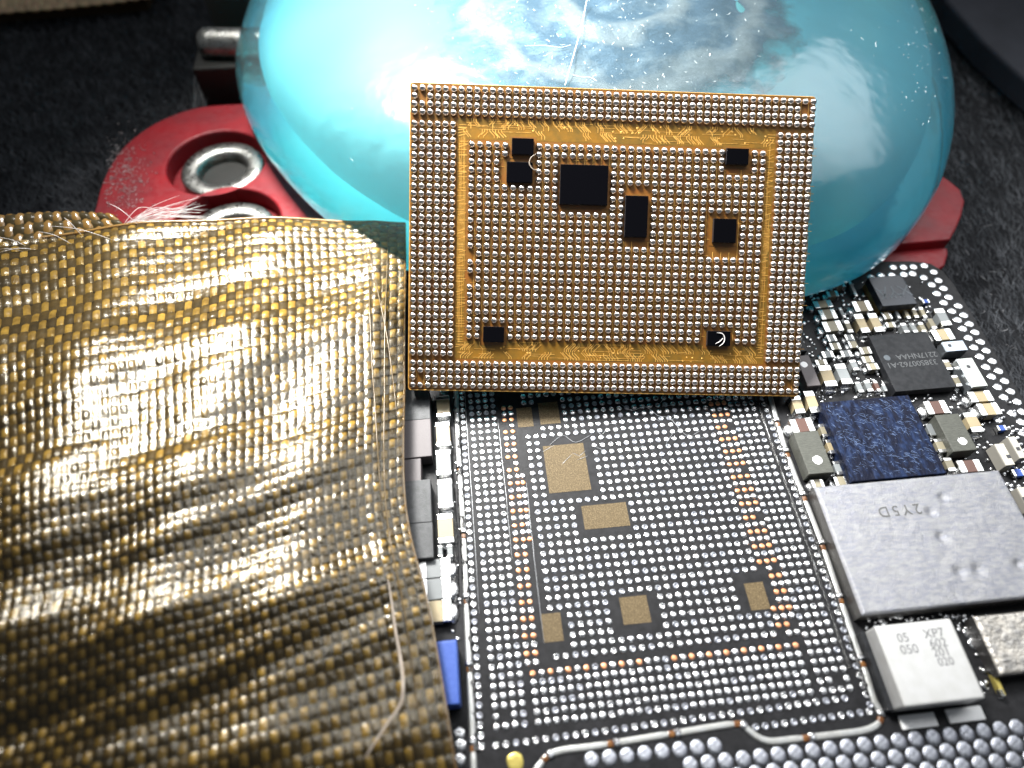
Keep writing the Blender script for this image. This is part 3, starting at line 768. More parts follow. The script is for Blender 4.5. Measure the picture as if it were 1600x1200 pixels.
def chloc(px, py, h=0.0):
    d = np.array([(px - 800) / F, (py - 600) / F, 1.0]) @ RW
    n_ = np.array(EN); o = np.array(BL) + n_ * h; t = ((o - CAM) @ n_) / (d @ n_); q = CAM + t * d - np.array(BL)
    return float(q @ np.array(EX)), float(q @ np.array(EY))
CAPS = [((800, 215), (833.8, 242)), ((791.9, 252), (831.9, 285.6)), ((876, 256), (949, 321)), ((978, 305), (1011, 371)), ((1116, 341), (1150, 379.5)),
        ((1106, 517), (1141, 541)), ((1136, 231), (1169.5, 257.5)), ((755, 510), (787.5, 535))]
crect = []
for (a, b) in CAPS:
    h = .62
    x0, y1 = chloc(*a, h); x1, y0 = chloc(*b, h); crect.append((x0, y0, x1, y1))
    c_ = link('black_capacitor', box(x1 - x0, y1 - y0, h - .1, .05, 2, .02, 'black_capacitor'), m_capside, chip, ((x0 + x1) / 2, (y0 + y1) / 2, 0))
    link('black_lid', box(x1 - x0 - .04, y1 - y0 - .04, .1, .04, 2, 0, 'black_lid'), m_blackcap, c_, (0, 0, h - .085))
    f = link('mounting_land', box(x1 - x0 + .7, y1 - y0 + .7, .03, 0, 1, 0.003, 'mounting_land'), m_gold_mask, chip, ((x0 + x1) / 2, (y0 + y1) / 2 - .05, 0))
for (x0, y0, x1, y1) in ((6.15, 32.75, 47.9, 35.35), (6.15, 4.35, 47.9, 6.75), (6.15, 6.75, 7.3, 32.75), (46.75, 6.75, 47.9, 32.75)):
    link('trace_field', box(x1 - x0, y1 - y0, .012, 0, name='trace_field'), m_field, chip, ((x0 + x1) / 2, (y0 + y1) / 2, .001))
balls = []
rows_top = [38.87, 37.88, 36.92, 35.95]; rows_bot = [3.70, 2.70, 1.73, .76]
for yy in rows_top + rows_bot:
    for i in range(53): balls.append((.6 + .9985 * i, yy))
for j in range(31):
    yy = 34.48 - .982 * j
    for i in range(6): balls.append((.58 + .998 * i, yy))
    for i in range(5): balls.append((48.42 + 1.02 * i, yy))
for j in range(24):
    for i in range(36):
        balls.append((7.96 + 1.0935 * i, 32.07 - 1.0735 * j))
def bfree(x, y):
    for k, (x0, y0, x1, y1) in enumerate(crect):
        lo = .5 + (.75 if k in (2, 4) else .1)
        hi = .5 + (.7 if k == 3 else .1)
        lf = .62 if k == 1 else .42
        if x0 - lf < x < x1 + .42 and y0 - lo < y < y1 + hi: return False
    return True
holes = [(.6 + .9985, 37.88), (.6 + .9985 * 51, 37.88), (.6 + .9985, 1.73), (.6 + .9985 * 51, 1.73), (7.96, 32.07 - 1.0735 * 13), (7.96, 32.07 - 1.0735 * 16)]
balls = [b for b in balls if bfree(*b) and all(abs(b[0] - h[0]) + abs(b[1] - h[1]) > .4 for h in holes)]
def ball_mesh(r, seed):
    bm = bmesh.new(); bmesh.ops.create_uvsphere(bm, u_segments=12, v_segments=8, radius=r)
    rr = random.Random(seed)
    for v in bm.verts:
        v.co.z = v.co.z * .84
        v.co *= 1 + .05 * noise.noise(v.co * 3 + Vector((seed * 3.1, 0, 0)))
    bmesh.ops.translate(bm, verts=bm.verts, vec=(0, 0, r * .42))
    bmesh.ops.delete(bm, geom=[v for v in bm.verts if v.co.z < -.1], context='VERTS')
    me = bm_mesh(bm, 'solder_ball', True); me.materials.append(m_ball); return me
bms = [ball_mesh(.432, i) for i in range(6)]
def bdepth(b):
    q = np.array(BL) + np.array(EX) * b[0] + np.array(EY) * b[1]; return float((q - CAM) @ RW[2])
balls.sort(key=bdepth)
for (x, y) in balls[:300]:
    o = link('solder_ball', random.choice(bms), None, chip, (x + random.uniform(-.025, .025), y + random.uniform(-.025, .025), 0)); o.rotation_euler.z = random.uniform(0, 6.28)
join([(random.choice(bms), Matrix.Translation((x + random.uniform(-.025, .025), y + random.uniform(-.025, .025), 0)) @ Matrix.Rotation(random.uniform(0, 6.28), 4, 'Z')) for x, y in balls[300:]],
     'more_solder_balls', [m_ball], chip, kind='stuff')
print('balls', len(balls), 'pads', len(pads), len(vis))

# gold traces
V = []; Fc = []
def seg2(p, q, wd, z=.035):
    p = np.array(p, float); q = np.array(q, float); d = q - p; l = np.linalg.norm(d)
    if l < 1e-4: return
    d /= l; nn = np.array([-d[1], d[0]]) * wd / 2; p = p - d * wd * .3; q = q + d * wd * .3; b0 = len(V)
    zz = z + random.uniform(0, .006)
    for a in (p + nn, p - nn, q - nn, q + nn): V.append((a[0], a[1], zz))
    for a in (p + nn, p - nn, q - nn, q + nn): V.append((a[0], a[1], 0.0))
    Fc.append((b0, b0 + 1, b0 + 2, b0 + 3))
    for k in range(4): k2 = (k + 1) % 4; Fc.append((b0 + k, b0 + 4 + k, b0 + 4 + k2, b0 + k2))
def route(pts, wd):
    for a, b in zip(pts[:-1], pts[1:]): seg2(a, b, wd)
def inring(x, y): return bfree(x, y)
def bundle(x, y0, y1, n_, sgn, pitch, wd):
    """parallel traces that leave y0 downward, jog at 45 degrees and run on to y1"""
    jog = random.uniform(.35, 1.0) * abs(y0 - y1); s = -1 if y1 < y0 else 1
    for k in range(n_):
        xx = x + k * pitch; ya = y0 + s * random.uniform(.1, .4); yb = ya + s * jog * random.uniform(.7, 1)
        if (yb - y1) * s > 0: yb = y1
        p = [(xx, y0), (xx, ya), (xx + sgn * abs(yb - ya), yb)]
        if random.random() < .6: p.append((xx + sgn * abs(yb - ya), y1))
        if all(bfree(a, b) for a, b in p): route(p, wd)
for (ya_, yb_, tiers) in ((35.3, 34.1, 1), (34.0, 33.0, 1), (4.4, 5.4, 1), (5.5, 6.6, 1)):
    x = 6.9
    while x < 45.5:
        n_ = random.randint(2, 6); pt_ = random.choice((.28, .32, .38)); sg = random.choice((-1, 1))
        if random.random() < .82: bundle(x + (1.0 if sg < 0 else 0), ya_, yb_, n_, sg, pt_, random.uniform(.075, .105))
        x += n_ * pt_ + random.uniform(.5, 1.3)
for _ in range(34):
    for (a, b) in ((32.9, 35.3), (4.4, 6.7)):
        x0 = random.uniform(6.8, 44); y0 = random.uniform(a, b); l = random.uniform(1, 5)
        if all(bfree(x0 + l * t, y0) for t in (0, .25, .5, .75, 1)): seg2((x0, y0), (x0 + l, y0), .05)
for k in range(86):
    y0 = 5.2 + k * .345
    for (a, b) in ((6.15, 7.5), (46.75, 47.9)):
        if random.random() < .8: seg2((a + random.uniform(0, .4), y0), (b - random.uniform(0, .5), y0 + random.choice((0, 0, .25))), random.uniform(.05, .1))
for k in range(8): seg2((6.3 + k * .13, random.uniform(5, 20)), (6.3 + k * .13, random.uniform(22, 34)), .045); seg2((46.8 + k * .13, random.uniform(5, 20)), (46.8 + k * .13, random.uniform(22, 34)), .045)
# fine lines between the balls
for i in range(35):
    x = 7.96 + 1.0935 * (i + .5)
    for j in range(23):
        y = 32.07 - 1.0735 * (j + .5)
        if not bfree(x, y): continue
        if random.random() < .8: seg2((x, y - .5), (x, y + .5), .075)
        if random.random() < .35: seg2((x - .5, y), (x + .5, y), .05)
for i in range(52):
    x = .6 + .9985 * (i + .5)
    for rr_ in (rows_top, rows_bot):
        for a, b in zip(rr_[:-1], rr_[1:]):
            if random.random() < .85: seg2((x, b), (x, a), .06)
for i in range(5):
    for x in (.58 + .998 * (i + .5), 48.42 + 1.02 * (i + .5)):
        for j in range(30):
            y = 34.48 - .982 * (j + .5)
            if random.random() < .4: seg2((x - .4, y), (x + .4, y), .06)
            if random.random() < .4: seg2((x, y - .4), (x, y + .4), .05)
link('gold_traces', mesh('gold_traces', V, Fc), m_trace, chip, kind='stuff')
# small vias in the ring
ins = []
via = pad_mesh('via', .13, .03, False, 8, seed=3); via.materials.append(m_trace)
for _ in range(70):
    x, y = random.uniform(6.8, 47), random.choice((random.uniform(33, 35.2), random.uniform(4.5, 6.5)))
    if bfree(x, y): ins.append((via, Matrix.Translation((x, y, .005))))
join(ins, 'vias', [m_trace], chip, kind='stuff')
link('substrate_rim', tubes([[(a, b, -.02) for a, b in rrect(.06, .06, CW - .06, CH - .06, .35)] + [(CW - .06, CH - .41, -.02)]], [.07], 5, 'substrate_rim', False), m_trace, chip)
# hairs caught on the caps
def chp(l, h): return [tuple(BL + EX * a + EY * b + EN * h) for a, b in (chloc(x, y, h) for x, y in l)]
h1 = smooth_loop(chp([(1120, 520), (1128, 521), (1132, 527), (1131, 535), (1124, 541)], .75), 6, False)
h2 = smooth_loop(chp([(1118, 537), (1124, 534), (1130, 528)], .75), 6, False)
link('curled_hair', tubes([h1, h2], [.07, .05], 5, 'curled_hair'), m_hair2, label='curled white hair stuck on the black capacitor at the chip\'s lower right', category='hair')
h3 = smooth_loop(chp([(838, 240), (830, 246), (827, 254), (829, 260), (834, 265), (840, 265)], .8), 6, False)
link('curled_hair', tubes([h3], [.06], 5, 'curled_hair2'), m_hair, label='short bent hair beside the upper left pair of black capacitors on the chip', category='hair')

# ------------------------------------------------------------------ blue dome
dome = thing('blue_dome', 'glossy translucent cyan plastic dome with a clear rim behind the tilted chip', 'plastic dome', (30, 68, 0))
ctl = [(-38.6, 76), (-37.0, 63), (-31.5, 49.5), (-23.2, 36.0), (-15.0, 26.6), (-7.5, 20.3), (4, 13.6), (19, 9.8), (35, 8.4), (48.5, 9.4), (62.5, 14.3), (76.5, 26.5), (86.5, 43),
       (93, 62), (96, 82), (94, 103), (82, 124), (58, 138), (28, 141), (-2, 133), (-24, 117), (-36, 97)]
loop = np.array(smooth_loop(ctl, 6))
def dome_mesh(scale, zc, up, dn, name, e=1.0, nr=26, cen=(30, 68), off=(0, 0)):
    lp = (loop - np.array(cen)) * scale
    V = []; Fc = []; m = len(lp)
    phis = [-90 + 180 * k / (nr * 2) for k in range(1, nr * 2)]
    for ph in phis:
        c = math.cos(R(ph)) ** (e if ph > 0 else .55); s = math.sin(R(ph))
        z = zc + (up * (abs(s) ** e) if s > 0 else -dn * abs(s))
        for p in lp: V.append((p[0] * c + off[0], p[1] * c + off[1], z))
    V.append((off[0], off[1], zc - dn)); V.append((off[0], off[1], zc + up))
    nn = len(phis)
    for i in range(nn - 1):
        for k in range(m):
            k2 = (k + 1) % m; Fc.append((i * m + k, i * m + k2, (i + 1) * m + k2, (i + 1) * m + k))
    for k in range(m):
        k2 = (k + 1) % m; Fc.append((k2, k, len(V) - 2)); Fc.append(((nn - 1) * m + k, (nn - 1) * m + k2, len(V) - 1))
    return mesh(name, V, Fc, True)
link('clear_shell', dome_mesh(1.0, 4.2, 22.0, 2.6, 'clear_shell', e=.8), m_shell, dome)
link('cyan_core', dome_mesh(.935, 7.6, 17.4, 2.4, 'cyan_core', e=.8, off=(.3, 2.4)), m_cyan, dome)
# scratched disc under the top of the shell, a dim overhead reflection painted in its colour
rc = P(968, -15, 26.5); fx, fy = rc[0] - 30, rc[1] - 68
V = []; Fc = []; nr, na = 90, 160
def core_z(x, y):
    # height of the shell's upper surface at a local point
    a = math.atan2(y, x); d = math.hypot(x, y)
    return d, a
ang = np.arctan2(loop[:, 1] - 68, loop[:, 0] - 30); rad_ = np.hypot(loop[:, 1] - 68, loop[:, 0] - 30); oi = np.argsort(ang)
def shell_z(x, y, sc_=1.0, zc=4.2, up=22.0):
    r_ = np.interp(math.atan2(y, x), ang[oi], rad_[oi], period=2 * math.pi) * sc_
    q = min(.999, math.hypot(x, y) / r_); return zc + up * math.sqrt(max(0, 1 - q ** 2.5)) ** .8
for i in range(nr):
    s = i / (nr - 1)
    for k in range(na):
        a = 2 * math.pi * k / na
        wv = 1 + .05 * noise.noise((math.cos(a) * 1.5, math.sin(a) * 1.5, 5.))
        x = fx + 30 * s * math.cos(a) * wv; y = fy + 27.0 * s * math.sin(a) * wv
        z = shell_z(x, y) - .55 + .28 * math.sin(s * 27 + 1.3 * noise.noise((x * .1, y * .1, 0))) * (1 - s ** 6) - (.3 * s ** 8)
        z += .5 * noise.noise((x * .22, y * .22, 1.)) * (1 - s ** 4)
        V.append((x, y, z - .3))
for i in range(nr - 1):
    for k in range(na):
        k2 = (k + 1) % na; Fc.append((i * na + k, i * na + k2, (i + 1) * na + k2, (i + 1) * na + k))
fo = link('reflection_disc', mesh('reflection_disc', V, Fc, True), m_reflection, dome)
at_ = fo.data.attributes.new('rim', 'FLOAT', 'POINT'); at_.data.foreach_set('value', np.repeat(np.linspace(0, 1, nr), na).astype(np.float32))
# long scratch and lint on the shell
def on_shell(px, py, lift=.05):
    d = np.array([(px - 800) / F, (py - 600) / F, 1.0]) @ RW; t = 60.
    lo, hi = 40., 200.
    for t in np.linspace(40, 200, 900):
        q = CAM + d * t
        x, y = q[0] - 30, q[1] - 68
        r_ = np.interp(math.atan2(y, x), ang[oi], rad_[oi], period=2 * math.pi)
        if math.hypot(x, y) < r_ and q[2] <= shell_z(x, y) + lift: return (x, y, shell_z(x, y) + lift)
    return None
sc1 = [on_shell(x, y) for x, y in [(918, -5), (912, 25), (905, 55), (897, 85), (889, 112), (883, 134)]]
sc1 = smooth_loop([s for s in sc1 if s], 5, False)
sc2 = [on_shell(x, y) for x, y in [(895, 118), (908, 121), (922, 122), (932, 127)]]
sc3 = [on_shell(x, y) for x, y in [(820, 73), (850, 72), (875, 75), (892, 71)]]
link('long_scratch', tubes([sc1, smooth_loop(sc2, 4, False), smooth_loop(sc3, 4, False)], [.07, .05, .04], 5, 'long_scratch', False), m_lint, dome)
paths = []; rad = []
for _ in range(330):
    if random.random() < .72: px, py = random.gauss(900, 120), random.uniform(0, 145)
    elif random.random() < .7: px, py = random.gauss(1440, 28), random.gauss(75, 60)
    else: px, py = random.uniform(420, 1480), random.uniform(0, 420)
    if px < 640 and py < 300 and random.random() < .8: continue
    if 640 < px < 1275 and py > 150: continue
    a = random.gauss(.9, .8); ln = random.uniform(1.5, 9) * (random.random() ** 1.5 + .15)
    bend = random.gauss(0, .5)
    q = [on_shell(px + ln * t * math.cos(a + bend * t), py + ln * t * math.sin(a + bend * t)) for t in (0, .35, .7, 1)]
    if any(v is None for v in q): continue
    paths.append(q); rad.append(random.uniform(.018, .05))
link('lint_specks', tubes(paths, rad, 4, 'lint_specks'), m_lint, dome, kind='stuff')

# ------------------------------------------------------------------ red clamps
def px_loop(l, z, n=6): return [tuple(p) for p in smooth_loop([tuple(P(x, y, z)[:2]) for x, y in l], n)]
RZ = -.6
rl = thing('red_clamp', 'worn red metal plate with two steel eyelets under the left of the blue dome', 'holder plate', (0, 0, MATZ), group='red board holders')
ol = px_loop([(146, 345), (150, 318), (162, 278), (190, 232), (235, 196), (290, 172), (345, 163), (420, 164), (520, 190), (600, 290), (640, 380), (520, 470), (300, 470), (160, 440)], RZ)
cs = []
def circ(cx, cy, r, n=40): return [(cx + r * math.cos(2 * math.pi * k / n), cy + r * math.sin(2 * math.pi * k / n)) for k in range(n)]
e1 = P(338, 252, RZ); e2 = P(352, 352, RZ)
r1, r2 = 8.8, 9.2
loc = lambda l: [(a, b) for a, b in l]
me = plate(loc(ol), [circ(e1[0], e1[1], r1), circ(e2[0], e2[1], r2)], 0.3, RZ - MATZ, .45, 'clamp_plate')
link('clamp_plate', me, m_red, rl)
link('recess_floor', prism([tuple(x) for x in circ(e1[0], e1[1], r1 + 1)], .35, 3.1, 0, 'recess_floor'), m_red, rl)
link('recess_floor', prism([tuple(x) for x in circ(e2[0], e2[1], r2 + 1)], .35, 3.1, 0, 'recess_floor'), m_red, rl)
def ring(ro, ri, z0, z1, name):
    prof = [(ro, z0), (ro, z1 - .25), (ro - .25, z1), (ri + .7, z1 + .05), (ri + .15, z1 - .35), (ri, z1 - 1.0), (ri, z0)]
    n = 48; V = []; Fc = []
    for k in range(n):
        a = 2 * math.pi * k / n
        for r_, z in prof: V.append((r_ * math.cos(a), r_ * math.sin(a), z))
    m = len(prof)
    for k in range(n):
        k2 = (k + 1) % n
        for j in range(m - 1): Fc.append((k * m + j, k2 * m + j, k2 * m + j + 1, k * m + j + 1))
    return mesh(name, V, Fc, True)
for e in (e1, e2):
    g = link('steel_eyelet', ring(7.4, 4.1, 3.0, 5.4, 'steel_eyelet'), m_steel, rl, (e[0] + .8, e[1] - .6, 0))
    link('eyelet_bore', prism(circ(0, 0, 4.15, 30), 3.0, 3.6, 0, 'eyelet_bore'), m_steeldark, g)
# scuffed bare spots near the rounded corner
paths = []; rad = []
for _ in range(420):
    px, py = random.gauss(192, 20), random.gauss(275, 32)
    if px < 165 or px > 250: continue
    p = P(px, py, RZ + .03); a = random.uniform(0, 6.28); ln = random.uniform(.1, .7)
    paths.append([(p[0] + ln * t * math.cos(a + t), p[1] + ln * t * math.sin(a + t), p[2] - MATZ + random.uniform(0, .08)) for t in (0, .5, 1)]); rad.append(random.uniform(.03, .11))
link('bare_scuffs', tubes(paths, rad, 4, 'bare_scuffs'), m_redscuff, rl, kind='stuff')
rr_ = thing('red_clamp', 'stepped red metal plate showing at the right edge of the blue dome', 'holder plate', (0, 0, MATZ), group='red board holders')
o2 = [tuple(P(x, y, RZ)[:2]) for x, y in [(1380, 330), (1440, 260), (1480, 285), (1498, 300), (1505, 318), (1500, 340), (1492, 360), (1482, 378), (1300, 395), (1300, 350)]]
link('upper_step', prism(o2, 0.2, RZ - MATZ + .6, .4, 'upper_step'), m_red, rr_)
o3 = [tuple(P(x, y, RZ - 1.2)[:2]) for x, y in [(1300, 372), (1470, 384), (1481, 388), (1482, 396), (1477, 414), (1462, 424), (1440, 440), (1380, 430), (1300, 430)]]
link('lower_step', prism(o3, 0.2, RZ - 1.2 - MATZ, .4, 'lower_step'), m_red, rr_)

# ------------------------------------------------------------------ steel post behind the dome's left edge
pt = thing('steel_pin', 'dull steel pin with rounded tip on a dark post left of the blue dome', 'pin', tuple(P(345, 150, MATZ)))
pl = np.array(pt.location)
a = P(330, 68, 6.0); b = P(430, 70, 6.0); d = Vector(b - a)
prof = [(0, 0), (1.2, .1), (2.2, .6), (2.8, 1.5), (2.9, 2.6), (2.9, 18)]
n = 28; V = []; Fc = []
dx = d.normalized(); up = Vector((0, 0, 1)); sd = dx.cross(up).normalized(); u2 = sd.cross(dx)
for (r_, t) in prof:
    for k in range(n):
        an = 2 * math.pi * k / n; V.append(tuple(Vector(a) + dx * (t - 2.5) + sd * (r_ * math.cos(an)) + u2 * (r_ * math.sin(an)) - Vector(pl)))
for i in range(len(prof) - 1):
    for k in range(n): Fc.append((i * n + k, i * n + (k + 1) % n, (i + 1) * n + (k + 1) % n, (i + 1) * n + k))
link('pin_shaft', mesh('pin_shaft', V, Fc, True), m_steel, pt)
c = P(352, 130, 0); link('post', box(9.5, 9, 11, .6, 3, 0.0, 'post'), m_steeldark, pt, (c[0] - pl[0], c[1] - pl[1] + 3, .2))
c = P(372, 18, 2); link('back_bracket', box(10, 8, 15, .8, 3, 0, 'back_bracket'), mat('bracket_metal', (.10, .10, .085), .5, .4, bump=.3, bscale=.6), pt, (c[0] - pl[0], c[1] - pl[1], .2))

# ------------------------------------------------------------------ woven cloths
def weave(parent, S, ns, nt_, amp, name, wm, fm, half=.46, whalf=.46, sub=5, crown=.16, backing=True, s0=0., s1=1., t0=0., t1=1., jitter=.0, under=None):
    """interlaced yarns on the surface S(s,t): every yarn is a ribbon with its own over-under path"""
    def ev(sv, tv):
        e = 1e-3; p = S(sv, tv); ds = S(sv + e, tv) - p; dt = S(sv, tv + e) - p
        nn = np.cross(dt, ds); nn /= np.linalg.norm(nn, axis=-1)[..., None] + 1e-12
        nn = np.where(nn[..., 2:3] < 0, -nn, nn); return p, nn
    prof = np.array([-1, -.8, -.4, 0, .4, .8, 1.]); ph = np.array([-.55, -.1, .75, 1, .75, -.1, -.55]) * crown
    for i in range(ns):            # warp: constant s
        m = nt_ * sub + 1
        t = (np.arange(m) / sub) / nt_; ph_ = np.arange(m) / sub - .5
        wob = jitter * np.array([noise.noise((i * 3.7, q * .3, 1.)) for q in ph_])
        hh = amp * np.tanh(1.7 * np.cos(np.pi * (ph_ + i))) / .93
        sv = ((i + .5 + wob)[:, None] + prof[None, :] * whalf * (1 + .12 * np.sign(hh))[:, None]) / ns
        tv = np.repeat(t[:, None], len(prof), 1)
        p, nn = ev(s0 + (s1 - s0) * sv, t0 + (t1 - t0) * tv); X = p + nn * (hh[:, None] + ph[None, :])[..., None]
        ribbon(X, 'warp_yarn', wm, parent)
    for j in range(nt_):           # weft: constant t
        m = ns * sub + 1
        s = (np.arange(m) / sub) / ns; ph_ = np.arange(m) / sub - .5
        wob = jitter * np.array([noise.noise((j * 2.9, q * .3, 8.)) for q in ph_])
        hh = -amp * np.tanh(1.7 * np.cos(np.pi * (ph_ + j))) / .93
        tv = ((j + .5 + wob)[:, None] + prof[None, :] * half * (1 + .12 * np.sign(hh))[:, None]) / nt_
        sv = np.repeat(s[:, None], len(prof), 1)
        p, nn = ev(s0 + (s1 - s0) * sv, t0 + (t1 - t0) * tv); X = p + nn * (hh[:, None] + ph[None, :])[..., None]
        ribbon(X, 'weft_yarn', fm, parent)
    if backing:
        a, b = np.meshgrid(np.linspace(0, 1, 90), np.linspace(0, 1, 90)); p, nn = ev(s0 + (s1 - s0) * a, t0 + (t1 - t0) * b)
        ribbon(p - nn * (amp + .25), 'backing_film', m_back, parent)
def ribbon(X, name, m_, parent):
    a, b = X.shape[:2]; idx = np.arange(a * b).reshape(a, b)
    f = np.stack([idx[:-1, :-1], idx[1:, :-1], idx[1:, 1:], idx[:-1, 1:]], -1).reshape(-1, 4)
    pl_ = np.array(parent.location); V_ = (X.reshape(-1, 3) - pl_)
    me = bpy.data.meshes.new(name); me.vertices.add(len(V_)); me.vertices.foreach_set('co', V_.ravel().astype(np.float32))
    me.loops.add(f.size); me.loops.foreach_set('vertex_index', f.ravel().astype(np.int32))
    me.polygons.add(len(f)); me.polygons.foreach_set('loop_start', np.arange(0, f.size, 4, dtype=np.int32)); me.polygons.foreach_set('loop_total', np.full(len(f), 4, np.int32))
    me.polygons.foreach_set('use_smooth', np.ones(len(f), bool)); me.update(calc_edges=True)
    return link(name, me, m_, parent)

rows = [  # (px, py, z) at s = 0, .5, 1 for rising t: the cloth lies over the board's left parts and rises toward the lens
 ((-90, 402, 12.5), (285, 350, 9), (634, 352, 6)), ((-90, 560, 15), (285, 500, 10.5), (634, 445, 6)), ((-95, 760, 16), (285, 690, 11.5), (632, 605, 5.5)),
 ((-105, 965, 15.5), (288, 880, 11.5), (634, 790, 5.5)), ((-125, 1190, 14), (292, 1085, 10.8), (674, 968, 5.2)), ((-150, 1440, 11), (300, 1330, 9), (722, 1260, 4.8))]
G = np.array([[P(*q) for q in r] for r in rows])
def S_cloth(s, t):
    s = np.asarray(s, float); t = np.asarray(t, float)
    b = [2 * (s - .5) * (s - 1), -4 * s * (s - 1), 2 * s * (s - .5)]
    k = np.clip(t * 5, 0, 4.9999); i = np.floor(k).astype(int); f = (k - i)[..., None]
    def g(j):
        j = np.clip(j, 0, 5); q = G[j]; return q[..., 0, :] * b[0][..., None] + q[..., 1, :] * b[1][..., None] + q[..., 2, :] * b[2][..., None]
    p0, p1, p2, p3 = g(i - 1), g(i), g(i + 1), g(i + 2)
    p = .5 * (2 * p1 + (p2 - p0) * f + (2 * p0 - 5 * p1 + 4 * p2 - p3) * f ** 2 + (3 * p1 - p0 - 3 * p2 + p3) * f ** 3)
    env = np.clip((1.02 - s) * 3, 0, 1) * .85
    wv = .42 * np.sin(2 * np.pi * (t * 4.6 + .22 - .25 * s)) + .2 * np.sin(2 * np.pi * (t * 9.1 + .6 * s + .4)) * np.sin(2 * np.pi * (s * 1.3 + .1)) \
        + .35 * np.sin(2 * np.pi * (s * 3.1 + t * 1.4)) + .08 * np.sin(2 * np.pi * (t * 17 + s * 2.0)) + .5 * np.exp(-((s - .93) / .025) ** 2)
    p = p.copy(); p[..., 2] += wv * (.2 + .7 * env)
    return p
cl = thing('woven_cloth', 'creased amber coated woven glass cloth draped over the left of the board', 'cloth', tuple(P(300, 700, 0)))
NS, NT = 52, 62
weave(cl, S_cloth, NS, NT, .11, 'cloth', m_warp, m_weft, jitter=.16, crown=.06, half=.49, whalf=.36)
# the clear resin skin that carries the print of the weave
a_, b_ = np.meshgrid(np.linspace(0, 1, NS * 6 + 1), np.linspace(0, 1, NT * 6 + 1))
p_ = S_cloth(a_, b_); e_ = 1e-3
n_ = np.cross(S_cloth(a_, b_ + e_) - p_, S_cloth(a_ + e_, b_) - p_); n_ /= np.linalg.norm(n_, axis=-1)[..., None]
n_ = np.where(n_[..., 2:3] < 0, -n_, n_)
rs = np.random.RandomState(5); cell = rs.uniform(.5, 1.5, (NT + 1, NS + 1)); tl = rs.normal(0, .035, (NT + 1, NS + 1, 2))
ci = np.minimum((b_ * NT).astype(int), NT); cj = np.minimum((a_ * NS).astype(int), NS)
hb = np.abs(np.sin(np.pi * a_ * NS)) ** .7 * np.abs(np.sin(np.pi * b_ * NT)) ** .5
fa = a_ * NS - cj - .5; fb = b_ * NT - ci - .5
hh_ = .275 + .075 * hb * cell[ci, cj] + hb * (fa * tl[ci, cj, 0] + fb * tl[ci, cj, 1]) * 1.2
ribbon(p_ + n_ * hh_[..., None], 'resin_skin', m_skin, cl)
# folded back strip at its far left corner
rows2 = np.array([[P(-70, 346, 9), P(60, 332, 9), P(176, 334, 8)], [P(-70, 390, 8), P(60, 372, 8), P(200, 358, 7)], [P(-70, 440, 7), P(60, 420, 6.5), P(225, 388, 6)]])
def S_flap(s, t):
    s = np.asarray(s, float); t = np.asarray(t, float)
    b = [2 * (s - .5) * (s - 1), -4 * s * (s - 1), 2 * s * (s - .5)]; c = [2 * (t - .5) * (t - 1), -4 * t * (t - 1), 2 * t * (t - .5)]
    return sum((b[i] * c[j])[..., None] * rows2[j][i] for i in range(3) for j in range(3))
weave(cl, S_flap, 17, 5, .12, 'flap', m_edgefilm, m_weft, jitter=.1)
# film edge and crease lines
q = [S_cloth(np.array(s), np.array(0.001)) + np.array([0, .1, .15]) for s in np.linspace(.2, 1, 60)]
link('film_edge', tubes([[p - np.array(cl.location) for p in q]], [.26], 6, 'film_edge', False), m_edgefilm, cl)
q = [S_cloth(np.array(.998), np.array(t)) + np.array([.02, 0, .05]) for t in np.linspace(0, 1, 160)]
link('film_edge', tubes([[p - np.array(cl.location) for p in q]], [.20], 6, 'film_edge', False), m_edgefilm, cl)
for (sa, sb, tb, ph) in ((.905, .945, .62, 0), (.905, .985, .45, 1.5), (.96, .945, .95, 2.)):
    q = [S_cloth(np.array(sa + (sb - sa) * u + .002 * math.sin(9 * u + ph)), np.array(.04 + u * (tb - .04))) + np.array([0, 0, .42]) - np.array(cl.location) for u in np.linspace(0, 1, 90)]
    link('crease', tubes([q], [.10], 5, 'crease'), m_crease, cl)
# long pale hair lying on the cloth
hp = [tuple(P(x, y, 7.3 if y < 1050 else 8.4)) for x, y in [(606, 905), (612, 940), (618, 985), (626, 1030), (630, 1070), (626, 1100), (606, 1130), (586, 1160), (570, 1185)]]
link('long_hair', tubes([smooth_loop(hp, 8, False)], [.17], 7, 'long_hair'), m_hair, label='long pale hair lying curved on the lower right of the woven cloth', category='hair')
# white bristles by the cloth's far edge
paths = []; rad = []
root = P(192, 354, 9.5)
for _ in range(34):
    ex_, ey_ = random.gauss(300, 28), random.gauss(328, 10)
    e = P(ex_, ey_, random.uniform(4, 10)); m_ = (root + e) / 2 + np.array([0, random.gauss(0, .5), random.gauss(.6, .6)])
    st = root + np.array([random.gauss(0, .3), random.gauss(0, .15), random.gauss(0, .15)])
    paths.append(smooth_loop([tuple(st), tuple(m_), tuple(e)], 8, False)); rad.append(random.uniform(.02, .048))
bt = link('bristle_tuft', tubes(paths, rad, 4, 'bristle_tuft'), m_hair2, label='tuft of white bristles poking from the cloth onto the red plate', category='bristles')
paths = []; rad = []
for (a_, b_) in [((-5, 370), (62, 396)), ((78, 353), (185, 378)), ((60, 362), (120, 386)), ((-5, 396), (75, 393)), ((-5, 390), (60, 402)), ((170, 318), (215, 350)), ((100, 340), (130, 370))]:
    s_ = P(a_[0], a_[1], 12.2); e_ = P(b_[0], b_[1], 10.6); m_ = (s_ + e_) / 2 + np.array([0, 0, .8])
    paths.append(smooth_loop([tuple(s_), tuple(m_), tuple(e_)], 8, False)); rad.append(.06)
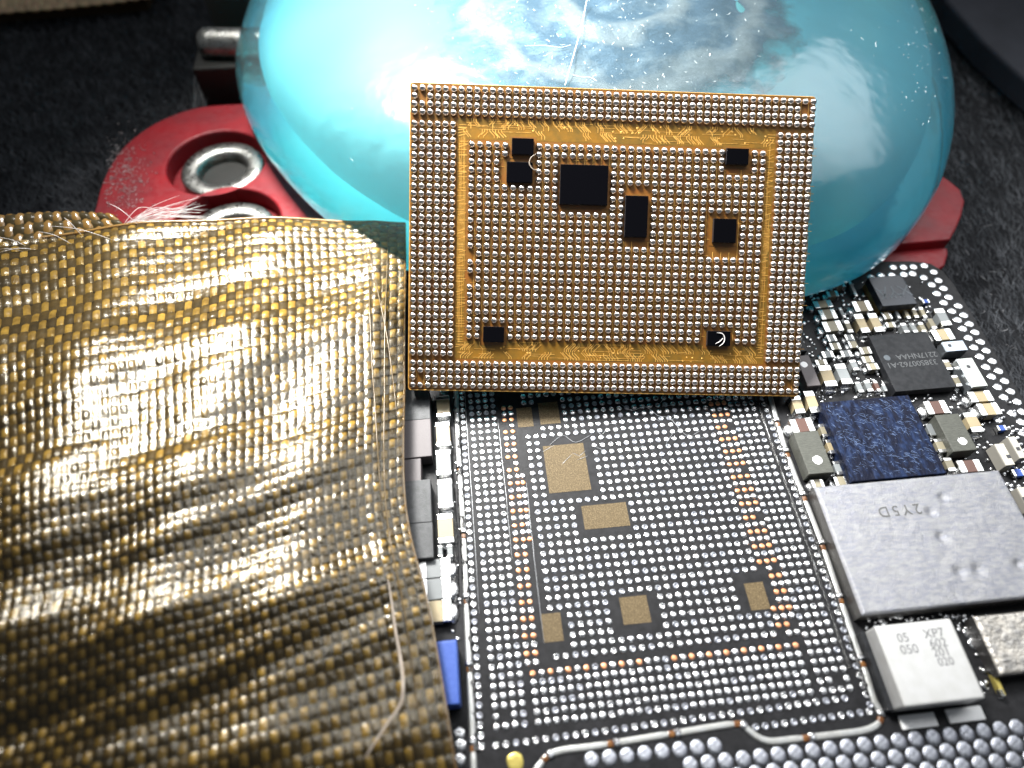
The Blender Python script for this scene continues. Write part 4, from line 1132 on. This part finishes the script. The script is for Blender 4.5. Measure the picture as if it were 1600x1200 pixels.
link('loose_bristles', tubes(paths, rad, 4, 'loose_bristles'), m_hair2, label='loose white bristles lying across the folded far left corner of the cloth', category='bristles')
# thin fibres beside the post
paths = []; rad = []
for _ in range(7):
    s_ = P(random.uniform(312, 330), random.uniform(60, 110), 0); e_ = P(random.uniform(300, 324), 168, -3)
    m_ = (s_ + e_) / 2 + np.array([random.gauss(.6, .6), 0, 1]); paths.append(smooth_loop([tuple(s_), tuple(m_), tuple(e_)], 7, False)); rad.append(.045)
link('thin_fibres', tubes(paths, rad, 4, 'thin_fibres'), mat('grey_fibre', (.3, .3, .3), .5), label='few thin grey fibres hanging beside the steel pin above the red plate', category='fibres')

# copper coloured braid at the far left
br = thing('woven_braid', 'pinkish copper woven tape crossing the far left corner', 'woven tape', tuple(P(60, -20, 0)))
rb = np.array([[P(-60, -90, -3), P(90, -90, -3), P(280, -90, -3)], [P(-60, -35, -3), P(90, -42, -3), P(250, -50, -3)], [P(-60, 24, -3.2), P(90, 14, -3.2), P(235, -3, -3.2)]])
def S_braid(s, t):
    s = np.asarray(s, float); t = np.asarray(t, float)
    b = [2 * (s - .5) * (s - 1), -4 * s * (s - 1), 2 * s * (s - .5)]; c = [2 * (t - .5) * (t - 1), -4 * t * (t - 1), 2 * t * (t - .5)]
    return sum((b[i] * c[j])[..., None] * rb[j][i] for i in range(3) for j in range(3))
weave(br, S_braid, 30, 16, .3, 'braid', m_pinkyarn, m_pinkyarn, jitter=.15)
link('tape_body', prism([tuple(P(x, y, -4)[:2] - np.array(br.location)[:2]) for x, y in [(-60, 22), (225, 0), (280, -110), (-60, -110)]], MATZ + .5, -3.6, .2, 'tape_body'), m_back, br)

# grey rubber sheet at the far right
gs = thing('grey_sheet', 'dark grey rubbery sheet edge lying on the felt beyond the dome', 'rubber sheet', tuple(P(1560, 30, MATZ)))
gl_ = np.array(gs.location)
o4 = [tuple((P(x, y, -1)[:2] - gl_[:2])) for x, y in [(1481, -3), (1500, 18), (1540, 62), (1580, 98), (1640, 150), (1800, 160), (1800, -120), (1440, -120)]]
link('sheet', prism(o4, .6, 5.5, .9, 'sheet', 4), m_grey_cloth, gs)
